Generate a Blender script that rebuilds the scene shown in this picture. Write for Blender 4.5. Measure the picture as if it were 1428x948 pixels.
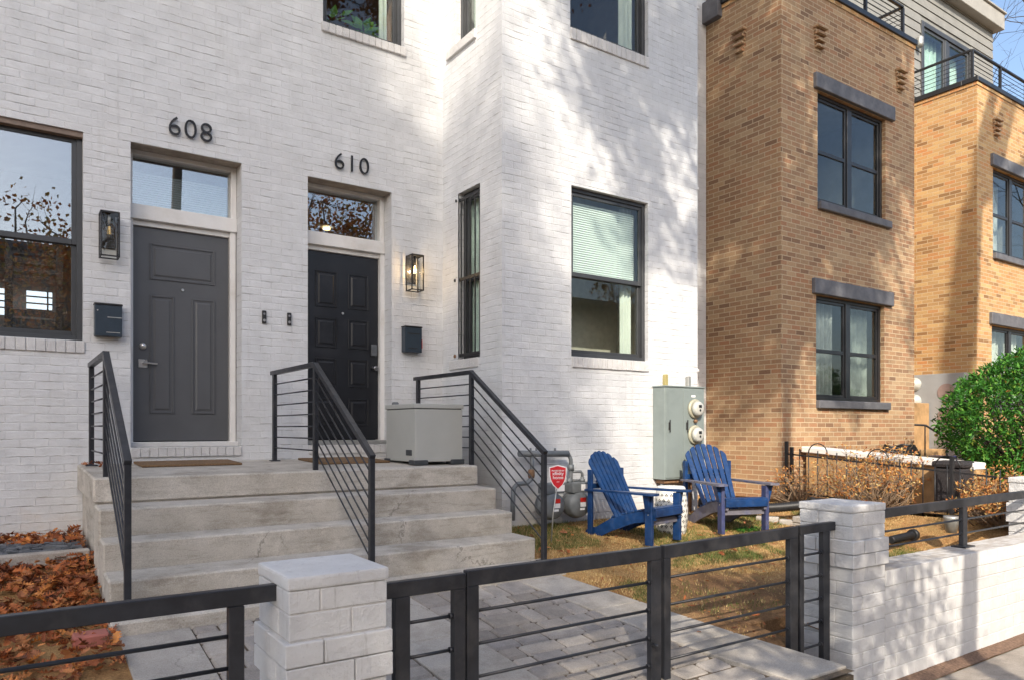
import bpy, bmesh, math, random
from mathutils import Vector, Matrix, noise as mnoise
random.seed(7)
R = math.radians
sc = bpy.context.scene
for o in list(bpy.data.objects): bpy.data.objects.remove(o)

# ------------------------------------------------------------------ camera
EYE = 1.875
cam_d = bpy.data.cameras.new('camera'); cam = bpy.data.objects.new('camera', cam_d)
sc.collection.objects.link(cam); sc.camera = cam
cam.location = (0, 0, EYE)
cam.rotation_euler = (R(90), 0, -math.atan(704/1028))
cam_d.sensor_width = 36; cam_d.lens = 36*1028/1428
cam_d.shift_y = (597-474)/1428
cam_d.clip_start = .05; cam_d.clip_end = 2000

# ------------------------------------------------------------------ light
SUN_AZ, SUN_EL = R(34), R(34.5)          # azimuth to the left of the street side normal
world = bpy.data.worlds.new('World'); sc.world = world; world.use_nodes = True
wn = world.node_tree
sky = wn.nodes.new('ShaderNodeTexSky'); sky.sky_type = 'NISHITA'; sky.sun_disc = False
sky.sun_elevation = SUN_EL; sky.sun_rotation = math.pi + SUN_AZ
sky.air_density = 1.0; sky.dust_density = 2.2; sky.ozone_density = 1.0
bg = wn.nodes['Background']; bg.inputs[1].default_value = .15
wn.links.new(sky.outputs[0], bg.inputs[0])
sun_d = bpy.data.lights.new('sun', 'SUN'); sun = bpy.data.objects.new('sun', sun_d)
sc.collection.objects.link(sun)
sun_d.energy = 3.3; sun_d.angle = R(.55); sun_d.color = (1, .90, .76)
sdir = Vector((-math.sin(SUN_AZ)*math.cos(SUN_EL), -math.cos(SUN_AZ)*math.cos(SUN_EL), math.sin(SUN_EL)))
sun.rotation_euler = sdir.to_track_quat('Z', 'Y').to_euler()
sun.location = (-10, -15, 20)
vs = sc.view_settings
vs.view_transform = 'Standard'; vs.look = 'None'; vs.gamma = 1; vs.use_curve_mapping = False
vs.exposure = .92
sc.cycles.max_bounces = 8; sc.cycles.transparent_max_bounces = 12
sc.cycles.caustics_reflective = False; sc.cycles.caustics_refractive = False

# ------------------------------------------------------------------ node helpers
class NT:
    def __init__(s, name):
        s.m = bpy.data.materials.new(name); s.m.use_nodes = True
        s.t = s.m.node_tree; s.t.nodes.clear()
        s.out = s.n('OutputMaterial')
    def n(s, kind, **kw):
        nd = s.t.nodes.new('ShaderNode'+kind)
        for k, v in kw.items(): setattr(nd, k, v)
        return nd
    def l(s, a, b): s.t.links.new(a, b)
    def put(s, sock, v):
        if isinstance(v, bpy.types.NodeSocket): s.l(v, sock)
        elif isinstance(v, (tuple, list)) and len(v) == 3 and sock.type == 'RGBA': sock.default_value = (*v, 1)
        else: sock.default_value = v
    def math(s, op, a, b=0., c=None, clamp=False):
        nd = s.n('Math', operation=op, use_clamp=clamp); s.put(nd.inputs[0], a); s.put(nd.inputs[1], b)
        if c is not None: s.put(nd.inputs[2], c)
        return nd.outputs[0]
    def mix(s, f, a, b, mode='MIX'):
        nd = s.n('MixRGB', blend_type=mode); s.put(nd.inputs[0], f); s.put(nd.inputs[1], a); s.put(nd.inputs[2], b)
        return nd.outputs[0]
    def noise(s, vec, scale, detail=3., rough=.55, color=False):
        nd = s.n('TexNoise'); nd.inputs['Scale'].default_value = scale; nd.inputs['Detail'].default_value = detail
        nd.inputs['Roughness'].default_value = rough
        if vec is not None: s.l(vec, nd.inputs['Vector'])
        return nd.outputs['Color' if color else 'Fac']
    def ramp(s, f, stops, interp='LINEAR'):
        nd = s.n('ValToRGB'); cr = nd.color_ramp; cr.interpolation = interp
        while len(cr.elements) < len(stops): cr.elements.new(.5)
        for e, (p, c) in zip(cr.elements, stops):
            e.position = p; e.color = (*c, 1) if isinstance(c, tuple) else (c, c, c, 1)
        s.l(f, nd.inputs[0]); return nd.outputs[0]
    def mapr(s, f, a, b, c=0., d=1.):
        nd = s.n('MapRange'); s.put(nd.inputs[0], f)
        for i, v in enumerate((a, b, c, d)): nd.inputs[i+1].default_value = v
        return nd.outputs[0]
    def vmap(s, vec, scale=(1,1,1), loc=(0,0,0)):
        nd = s.n('Mapping'); s.l(vec, nd.inputs[0]); nd.inputs['Scale'].default_value = scale; nd.inputs['Location'].default_value = loc
        return nd.outputs[0]
    def uv(s): return s.n('TexCoord').outputs['UV']
    def obj(s): return s.n('TexCoord').outputs['Object']
    def sep(s, vec):
        nd = s.n('SeparateXYZ'); s.l(vec, nd.inputs[0]); return nd.outputs
    def bump(s, h, strength=.5, dist=.01, normal=None):
        nd = s.n('Bump'); nd.inputs['Strength'].default_value = strength; nd.inputs['Distance'].default_value = dist
        s.l(h, nd.inputs['Height'])
        if normal is not None: s.l(normal, nd.inputs['Normal'])
        return nd.outputs[0]
    def bsdf(s, col, rough=.6, metal=0., normal=None, spec=.5):
        nd = s.n('BsdfPrincipled'); s.put(nd.inputs['Base Color'], col); s.put(nd.inputs['Roughness'], rough)
        s.put(nd.inputs['Metallic'], metal); s.put(nd.inputs['Specular IOR Level'], spec)
        if normal is not None: s.l(normal, nd.inputs['Normal'])
        return nd
    def done(s, sh):
        s.l(sh if isinstance(sh, bpy.types.NodeSocket) else sh.outputs[0], s.out.inputs[0]); return s.m

def plain(name, col, rough=.5, metal=0., var=.12, scale=14., bump=.15, dist=.003, spec=.5, dirt=None, dscale=3.):
    n = NT(name); v = n.obj()
    f = n.noise(v, scale, 5, .6)
    lo = tuple(max(0, c*(1-var)) for c in col); hi = tuple(min(1, c*(1+var)) for c in col)
    c = n.ramp(f, [(.3, lo), (.7, hi)])
    if dirt:
        d = n.mapr(n.noise(v, dscale, 6, .65), .5, .72)
        c = n.mix(n.math('MULTIPLY', d, .6), c, dirt)
    r = n.math('ADD', n.math('MULTIPLY', n.noise(v, scale*2.3, 3), .25), rough-.12)
    return n.done(n.bsdf(c, r, metal, n.bump(n.noise(v, scale*3, 4, .6), bump, dist), spec))

def painted_brick():
    n = NT('painted white brick'); uv = n.uv()
    w = n.noise(n.vmap(uv, (1,1,1)), 3.1, 3, .6, color=True)
    w2 = n.noise(uv, 26, 2, .5, color=True)
    vm = n.n('VectorMath', operation='MULTIPLY_ADD'); n.l(w, vm.inputs[0]); vm.inputs[1].default_value = (.022, .019, 0); n.l(uv, vm.inputs[2])
    vm2 = n.n('VectorMath', operation='MULTIPLY_ADD'); n.l(w2, vm2.inputs[0]); vm2.inputs[1].default_value = (.008, .007, 0); n.l(vm.outputs[0], vm2.inputs[2])
    co = vm2.outputs[0]
    def brick(ms, sm, loc=(0,0,0)):
        b = n.n('TexBrick'); n.l(n.vmap(co, (1,1,1), loc), b.inputs['Vector'])
        b.inputs['Scale'].default_value = 1; b.inputs['Brick Width'].default_value = .213; b.inputs['Row Height'].default_value = .0718
        b.inputs['Mortar Size'].default_value = ms; b.inputs['Mortar Smooth'].default_value = sm
        b.inputs['Color1'].default_value = (0,0,0,1); b.inputs['Color2'].default_value = (1,1,1,1); b.inputs['Mortar'].default_value = (.5,.5,.5,1)
        return b
    b = brick(.0075, .8); thin = brick(.0026, .6, (0, .003, 0))
    col = n.ramp(n.noise(uv, 5, 5, .6), [(.3, (.60,.61,.615)), (.7, (.69,.70,.71))])
    pb = n.ramp(b.outputs['Color'], [(0, .94), (1, 1.0)])
    col = n.mix(1., col, pb, 'MULTIPLY')
    # hairline crevices where the paint has split along joints
    cm = n.mapr(n.noise(n.vmap(uv, (1.2, 7, 1)), 4., 4, .7), .52, .60)
    zz = n.sep(co)[1]; row = n.math('FRACT', n.math('ADD', n.math('DIVIDE', zz, .0718), .5))
    bed = n.mapr(n.math('ABSOLUTE', n.math('SUBTRACT', row, .5)), .050, .018)
    vert = n.math('MULTIPLY', thin.outputs['Fac'], .35)
    crack = n.math('MULTIPLY', n.math('MULTIPLY', n.math('MAXIMUM', bed, vert), cm), .60)
    col = n.mix(crack, col, (.20,.17,.15))
    soft = n.math('MULTIPLY', b.outputs['Fac'], .07); col = n.mix(soft, col, (.42,.40,.38))
    # grey weathering, blotchy
    g = n.mapr(n.noise(n.vmap(uv, (1,.6,1), (3,7,0)), 1.3, 6, .7), .5, .75)
    col = n.mix(n.math('MULTIPLY', g, .28), col, (.50,.48,.46))
    dr = n.mapr(n.noise(n.vmap(uv, (9,.55,1), (1,4,0)), 1.6, 5, .7), .57, .75); col = n.mix(n.math('MULTIPLY', dr, .22), col, (.36,.34,.31))
    # chipped spots
    ch = n.mapr(n.noise(uv, 30, 3, .6), .735, .76); col = n.mix(n.math('MULTIPLY', ch, .7), col, (.33,.27,.23))
    # splash-back soil on the lowest courses
    z = n.sep(uv)[1]
    low = n.math('ADD', n.math('MULTIPLY', n.math('SUBTRACT', 1.15, z), 1.6), n.math('MULTIPLY', n.math('SUBTRACT', n.noise(uv, 5, 5, .7), .5), 2.2), clamp=True)
    col = n.mix(n.math('MULTIPLY', low, .55), col, (.52,.42,.28))
    h = n.math('MULTIPLY', n.math('SUBTRACT', 1, b.outputs['Fac']), .55)
    h = n.math('ADD', h, n.math('MULTIPLY', b.outputs['Color'], .30))
    h = n.math('ADD', h, n.math('MULTIPLY', n.noise(n.vmap(uv, (.6,1,1)), 22, 5, .65), 1.7))
    h = n.math('SUBTRACT', h, n.math('MULTIPLY', crack, 1.5))
    return n.done(n.bsdf(col, .55, 0, n.bump(h, .58, .007), .3))

def clay_brick(name, stops, mort=(.56,.44,.29)):
    n = NT(name); uv = n.uv()
    w = n.noise(uv, 9, 2, .5, color=True)
    vm = n.n('VectorMath', operation='MULTIPLY_ADD'); n.l(w, vm.inputs[0]); vm.inputs[1].default_value = (.004, .004, 0); n.l(uv, vm.inputs[2])
    b = n.n('TexBrick'); n.l(vm.outputs[0], b.inputs['Vector'])
    b.inputs['Scale'].default_value = 1; b.inputs['Brick Width'].default_value = .2032; b.inputs['Row Height'].default_value = .0677
    b.inputs['Mortar Size'].default_value = .0060; b.inputs['Mortar Smooth'].default_value = .15; b.inputs['Bias'].default_value = 0
    b.inputs['Color1'].default_value = (0,0,0,1); b.inputs['Color2'].default_value = (1,1,1,1); b.inputs['Mortar'].default_value = (.5,.5,.5,1)
    c = n.ramp(b.outputs['Color'], stops)
    c = n.mix(.35, c, n.ramp(n.noise(uv, 45, 4, .7), [(.3, .5), (.7, 1.3)]), 'MULTIPLY')
    c = n.mix(n.math('MULTIPLY', n.mapr(n.noise(uv, .9, 5, .6), .35, .7), .35), c, n.mix(1., c, (1.15,.92,.7), 'MULTIPLY'))
    col = n.mix(b.outputs['Fac'], c, n.mix(n.noise(uv, 30, 3), tuple(x*.85 for x in mort), mort))
    h = n.math('ADD', n.math('MULTIPLY', n.math('SUBTRACT', 1, b.outputs['Fac']), 1.), n.math('MULTIPLY', n.noise(uv, 70, 4, .7), .5))
    return n.done(n.bsdf(col, .8, 0, n.bump(h, .6, .006), .25))

def masonry_paint():
    n = NT('white painted masonry'); v = n.obj(); ge = n.n('NewGeometry')
    isl = ge.outputs['Random Per Island']
    col = n.ramp(n.noise(v, 7, 5, .6), [(.25, (.58,.57,.56)), (.7, (.67,.665,.655))])
    col = n.mix(1., col, n.ramp(isl, [(0, .93), (1, 1.0)]), 'MULTIPLY')
    st = n.mapr(n.noise(n.vmap(v, (14,14,1.6)), 2.2, 5, .7), .60, .72)
    col = n.mix(n.math('MULTIPLY', st, .5), col, (.30,.28,.25))
    sp = n.mapr(n.noise(v, 75, 4, .75), .655, .70); col = n.mix(n.math('MULTIPLY', sp, .6), col, (.36,.33,.29))
    h = n.math('ADD', n.noise(v, 42, 7, .75), n.math('MULTIPLY', n.noise(v, 11, 4), 1.2))
    return n.done(n.bsdf(col, .75, 0, n.bump(h, 1., .010), .2))

def concrete(name, a, b, stain=(.22,.19,.15), sc_=1.):
    n = NT(name); v = n.obj()
    col = n.ramp(n.noise(v, 3.2*sc_, 6, .65), [(.25, a), (.75, b)])
    s1 = n.mapr(n.noise(n.vmap(v, (1,1,2.2), (4,1,2)), 2.1*sc_, 7, .72), .50, .70)
    col = n.mix(n.math('MULTIPLY', s1, .62), col, stain)
    lt = n.mapr(n.noise(n.vmap(v, (1.3,1,1), (9,3,5)), 3.2*sc_, 5, .7), .58, .70)
    col = n.mix(n.math('MULTIPLY', lt, .35), col, tuple(min(1, x*1.35) for x in b))
    hz = n.mapr(n.noise(n.vmap(v, (.8,1,6), (2,8,1)), 3.*sc_, 6, .75), .52, .68)
    col = n.mix(n.math('MULTIPLY', hz, .45), col, tuple(x*.85 for x in stain))
    sp = n.ramp(n.noise(v, 130, 3, .7), [(.3, .72), (.65, 1.10)]); col = n.mix(.85, col, sp, 'MULTIPLY')
    vo = n.n('TexVoronoi', feature='DISTANCE_TO_EDGE'); vo.inputs['Scale'].default_value = .8*sc_; wv = n.noise(v, 5, 4, .7, color=True); vv = n.n('VectorMath', operation='MULTIPLY_ADD'); n.l(wv, vv.inputs[0]); vv.inputs[1].default_value = (.25,.25,.25); n.l(v, vv.inputs[2]); n.l(vv.outputs[0], vo.inputs['Vector'])
    ck = n.math('MULTIPLY', n.mapr(vo.outputs['Distance'], .006, .002), n.mapr(n.noise(v, 1.1, 2), .5, .56)); col = n.mix(n.math('MULTIPLY', ck, .45), col, (.09,.08,.065))
    pit = n.mapr(n.noise(v, 55, 3, .6), .66, .71); col = n.mix(n.math('MULTIPLY', pit, .45), col, stain)
    h = n.math('ADD', n.noise(v, 70, 5, .7), n.math('MULTIPLY', n.noise(v, 8, 5, .6), 1.6))
    return n.done(n.bsdf(col, .85, 0, n.bump(h, .6, .006), .2))

def pavers():
    n = NT('grey block pavers'); v = n.obj(); ge = n.n('NewGeometry'); r = ge.outputs['Random Per Island']
    col = n.ramp(r, [(0, (.21,.19,.17)), (.35, (.30,.27,.24)), (.7, (.38,.345,.305)), (1, (.27,.25,.235))])
    col = n.mix(.7, col, n.ramp(n.noise(v, 9, 5, .7), [(.3, .7), (.7, 1.2)]), 'MULTIPLY')
    col = n.mix(.6, col, n.ramp(n.noise(v, 120, 3, .7), [(.3, .7), (.7, 1.25)]), 'MULTIPLY')
    return n.done(n.bsdf(col, .8, 0, n.bump(n.noise(v, 60, 5, .7), .6, .006), .25))

def island_mat(name, stops, rough=.7, trans=.0, spec=.3):
    n = NT(name); r = n.n('NewGeometry').outputs['Random Per Island']
    c = n.ramp(r, stops)
    c = n.mix(.5, c, n.ramp(n.noise(n.obj(), 14, 3), [(.3, .7), (.7, 1.2)]), 'MULTIPLY')
    p = n.bsdf(c, rough, 0, None, spec)
    if trans:
        t = n.n('BsdfTranslucent'); n.l(c, t.inputs[0]); mx = n.n('MixShader'); mx.inputs[0].default_value = trans
        n.l(p.outputs[0], mx.inputs[1]); n.l(t.outputs[0], mx.inputs[2]); return n.done(mx.outputs[0])
    return n.done(p)

def glass_mat(name='window glass', tint=(.93,.96,.95), lo=.035, k=.5):
    n = NT(name)
    lw = n.n('LayerWeight'); lw.inputs[0].default_value = .5
    f = n.math('ADD', n.math('MULTIPLY', n.math('POWER', lw.outputs['Facing'], 4.), k), lo, clamp=True)
    g = n.n('BsdfGlossy'); g.inputs['Roughness'].default_value = .0; g.inputs[0].default_value = (.97,.98,1,1)
    t = n.n('BsdfTransparent'); t.inputs[0].default_value = (*tint, 1)
    mx = n.n('MixShader'); n.l(f, mx.inputs[0]); n.l(t.outputs[0], mx.inputs[1]); n.l(g.outputs[0], mx.inputs[2])
    return n.done(mx.outputs[0])

def ground_soil():
    n = NT('lawn soil'); v = n.obj()
    col = n.ramp(n.noise(v, 2.6, 6, .7), [(.28, (.22,.115,.05)), (.48, (.42,.235,.10)), (.72, (.58,.38,.17))])
    gr = n.mapr(n.noise(n.vmap(v, (1,1,1), (5,2,0)), 1.5, 5, .7), .52, .66)
    col = n.mix(n.math('MULTIPLY', gr, .35), col, (.16,.17,.05))
    ds = n.n('VectorMath', operation='DISTANCE'); n.l(v, ds.inputs[0]); ds.inputs[1].default_value = (4.9, 3.3, .45)
    dm = n.mapr(n.math('ADD', ds.outputs['Value'], n.math('MULTIPLY', n.noise(v, 2.5, 5, .7), 1.2)), 1.9, 1.3)
    col = n.mix(n.math('MULTIPLY', dm, .8), col, (.20,.12,.07))
    col = n.mix(.75, col, n.ramp(n.noise(v, 70, 5, .8), [(.3, .30), (.7, 1.5)]), 'MULTIPLY')
    h = n.math('ADD', n.noise(v, 60, 5, .8), n.noise(v, 14, 4, .7))
    return n.done(n.bsdf(col, .95, 0, n.bump(h, .9, .02), .1))

M = {}
M['wbrick'] = painted_brick()
M['tan'] = clay_brick('tan clay brick', [(0, (.22,.135,.085)), (.08, (.30,.185,.11)), (.35, (.375,.24,.14)), (.52, (.38,.205,.115)), (.66, (.345,.235,.14)), (.85, (.41,.275,.16)), (1, (.44,.31,.185))])  # left bay: the browner look of brick in shade is put into the colours
M['tan2'] = clay_brick('sunlit tan clay brick', [(0, (.26,.15,.07)), (.12, (.38,.23,.105)), (.4, (.50,.31,.14)), (.52, (.50,.24,.10)), (.65, (.44,.285,.135)), (1, (.56,.38,.18))])  # same brick as the left bay, with sunlight put into the yellower colours
M['masonry'] = masonry_paint()
M['core'] = plain('painted mortar', (.50,.48,.46), .9, bump=.5, scale=30, dist=.006)
M['conc'] = concrete('weathered stair concrete', (.41,.375,.32), (.60,.56,.50), (.20,.17,.13))
M['walk'] = concrete('sidewalk concrete', (.30,.265,.225), (.41,.365,.315), (.20,.17,.14))
M['slab'] = concrete('walkway slab concrete', (.34,.315,.28), (.46,.425,.38), (.21,.19,.16))
M['paver'] = pavers()
M['soil'] = ground_soil()
M['joint'] = plain('sandy paver joint', (.10,.075,.05), .95, var=.5, scale=60, bump=.6)
M['asphalt'] = plain('asphalt', (.055,.055,.057), .9, var=.3, scale=60, bump=.6, dist=.006)
M['iron'] = plain('dark painted steel', (.026,.028,.034), .40, .2, var=.3, scale=9, bump=.12, dist=.002, dirt=(.07,.066,.066), dscale=7)
M['iron2'] = plain('black painted steel', (.022,.022,.024), .45, .2, var=.2, scale=9)
M['frame'] = plain('charcoal window frame', (.045,.048,.052), .42, 0, var=.12, scale=8, bump=.05)
M['frameblk'] = plain('black window frame', (.018,.018,.020), .38, 0, var=.12, scale=8, bump=.05)
M['trim'] = plain('white painted trim', (.72,.71,.69), .45, 0, var=.05, scale=6, bump=.08, dirt=(.5,.47,.42))
M['door_grey'] = plain('grey door paint', (.085,.088,.094), .42, 0, var=.07, scale=4, bump=.05)
M['door_blk'] = plain('black door paint', (.011,.012,.015), .34, 0, var=.25, scale=5, bump=.12, dirt=(.035,.036,.042), dscale=2)
M['glass'] = glass_mat(); M['glass_hi'] = glass_mat('coated glass', (.9,.93,.93), .17, .9)
M['glass_lit'] = glass_mat('lantern glass', (.95,.95,.93), .03, 1.)
M['nickel'] = plain('satin nickel', (.62,.60,.57), .3, .95, var=.05, bump=.02)
M['blinds'] = None
M['room'] = plain('room plaster', (.78,.74,.64), .8, var=.05, scale=2, bump=.02)
M['room_dark'] = plain('dim room', (.15,.125,.11), .8, var=.3, scale=2, bump=.02)
M['room_cold'] = plain('cool grey room', (.24,.25,.23), .8, var=.2, scale=2, bump=.02)
M['curtain'] = plain('pale curtain cloth', (.62,.66,.60), .9, var=.07, scale=5, bump=.1)
M['blind_cloth'] = plain('mint blind slat', (.74,.82,.76), .8, var=.04, scale=5, bump=.02)
M['blind_grey'] = plain('grey blind slat', (.42,.47,.48), .7, var=.06, scale=5, bump=.02)
M['shutter'] = plain('brown shutter wood', (.055,.043,.038), .5, var=.2, scale=12, bump=.1)
M['lintel'] = plain('grey blue lintel stone', (.115,.115,.125), .65, var=.2, scale=7, bump=.2, dirt=(.20,.20,.21), dscale=4)
M['blue'] = plain('worn navy paint', (.004,.033,.118), .45, 0, var=.35, scale=12, bump=.35, dirt=(.045,.075,.15), dscale=11)
M['bluewood'] = plain('weathered blue grey wood', (.13,.125,.15), .7, 0, var=.25, scale=14, bump=.4, dirt=(.03,.06,.2), dscale=6)
M['bluemix'] = plain('faded slate blue paint', (.035,.045,.12), .6, 0, var=.3, scale=14, bump=.35, dirt=(.10,.10,.13), dscale=8)
M['box'] = plain('greige resin', (.40,.405,.38), .5, 0, var=.04, scale=3, bump=.05)
M['boxdark'] = plain('dark slate resin', (.045,.05,.055), .5)
M['cab'] = plain('grey green enamel', (.235,.275,.265), .42, .1, var=.06, scale=3, bump=.04, dirt=(.17,.2,.19), dscale=2)
M['cab2'] = plain('pale grey enamel', (.36,.37,.38), .45, .1, var=.08, scale=3, bump=.04)
M['pipe'] = plain('grey painted pipe', (.16,.175,.185), .5, .1, var=.15, scale=18, bump=.2, dirt=(.10,.09,.08))
M['rust'] = plain('rusty fitting', (.23,.13,.07), .8, .1, var=.35, scale=30, bump=.4)
M['plastic_blk'] = plain('black plastic', (.016,.016,.017), .45)
M['meter'] = plain('meter body', (.50,.50,.46), .35, .1, var=.06)
M['ceramic'] = plain('white glazed ceramic', (.74,.73,.68), .25, 0, var=.04, bump=.02)
M['hole'] = plain('dark pierced hole', (.06,.055,.045), .9)
M['galv'] = plain('galvanised metal', (.40,.40,.38), .45, .6, var=.15)
M['mat'] = plain('coir', (.20,.12,.06), .98, var=.35, scale=90, bump=.9, dist=.008)
M['red'] = plain('red sign enamel', (.62,.018,.03), .4, 0, var=.05)
M['white'] = plain('white lettering', (.85,.85,.85), .5, 0, var=.02)
M['redspot'] = plain('red cap', (.65,.03,.02), .4)
M['numeral'] = plain('black numeral metal', (.016,.016,.018), .4, .3)
M['bark'] = plain('bark', (.12,.095,.07), .95, var=.45, scale=20, bump=.9, dist=.02)
M['twig'] = plain('twig bark', (.24,.17,.11), .9, var=.3, scale=20, bump=.4)
M['twigdark'] = plain('dark twig bark', (.045,.035,.028), .9, var=.3, scale=20, bump=.4)
M['stone'] = concrete('edging stone', (.34,.31,.28), (.48,.45,.41))
M['gravel'] = island_mat('dark gravel stones', [(0, (.05,.055,.065)), (.5, (.09,.10,.115)), (1, (.15,.16,.175))], .7)
M['fallen'] = island_mat('fallen oak leaves', [(0, (.07,.025,.014)), (.22, (.24,.07,.025)), (.5, (.46,.14,.04)), (.68, (.36,.15,.07)), (.86, (.68,.27,.07)), (1, (.16,.07,.04))], .7, .12)
M['green_leaf'] = island_mat('glossy hedge leaves', [(0, (.018,.07,.012)), (.4, (.035,.14,.02)), (.75, (.065,.22,.028)), (.97, (.14,.32,.04)), (1, (.32,.13,.04))], .5, .15, .22)
M['azalea'] = island_mat('bronze shrub leaves', [(0, (.30,.09,.03)), (.4, (.52,.22,.06)), (.75, (.60,.34,.11)), (1, (.55,.45,.20))], .65, .2)
M['autumn'] = island_mat('autumn tree leaves', [(0, (.16,.05,.015)), (.4, (.36,.13,.03)), (.8, (.30,.19,.05)), (1, (.14,.13,.03))], .7, .25)
M['grass'] = island_mat('grass blades', [(0, (.06,.10,.022)), (.5, (.11,.17,.035)), (.8, (.20,.22,.07)), (1, (.33,.26,.11))], .7, .2)
M['straw'] = island_mat('dry grass blades', [(0, (.34,.22,.09)), (.5, (.54,.37,.15)), (1, (.64,.49,.24))], .8, .15)
M['siding'] = plain('grey fibre siding', (.23,.23,.215), .7, var=.1, scale=5, bump=.1)
M['fascia'] = plain('grey fascia board', (.33,.32,.29), .6, var=.1, scale=3, bump=.1)
M['whitebar'] = plain('white painted coping', (.72,.70,.66), .6, var=.06, scale=9, bump=.2)
M['tanwall'] = plain('tan rendered masonry', (.42,.26,.12), .85, var=.25, scale=6, bump=.3)
M['wicker'] = plain('dark mesh plastic', (.028,.024,.026), .6, var=.5, scale=70, bump=.8, dist=.01)
M['bluebin'] = plain('blue bin plastic', (.03,.04,.35), .4)
M['leafplant'] = island_mat('indoor plant leaves', [(0, (.10,.26,.05)), (1, (.25,.48,.12))], .5, .3)
M['redbrick'] = clay_brick('old red brick', [(0, (.08,.045,.035)), (.5, (.14,.08,.06)), (1, (.19,.11,.08))])
def em(name, col, s):
    n = NT(name); e = n.n('Emission'); e.inputs[0].default_value = (*col, 1); e.inputs[1].default_value = s; return n.done(e.outputs[0])
M['filament'] = em('glowing filament', (1, .62, .22), 9.)
M['filament_dim'] = em('faint filament', (1, .66, .25), .7)
M['ceil_lamp'] = em('ceiling lamp', (1, .72, .35), 3.)

# ------------------------------------------------------------------ geometry helpers
def link(o): sc.collection.objects.link(o); return o
def tag(o, label=None, cat=None, group=None, kind=None):
    if label: o['label'] = label
    if cat: o['category'] = cat
    if group: o['group'] = group
    if kind: o['kind'] = kind
    return o
def thing(name, loc, label, cat, group=None, rz=0):
    o = link(bpy.data.objects.new(name, None)); o.location = loc; o.rotation_euler = (0, 0, rz)
    o.empty_display_size = .1
    return tag(o, label, cat, group)
def wloc(o):
    v = Vector((0,0,0))
    while o is not None: v = v + o.location; o = o.parent
    return v

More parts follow.
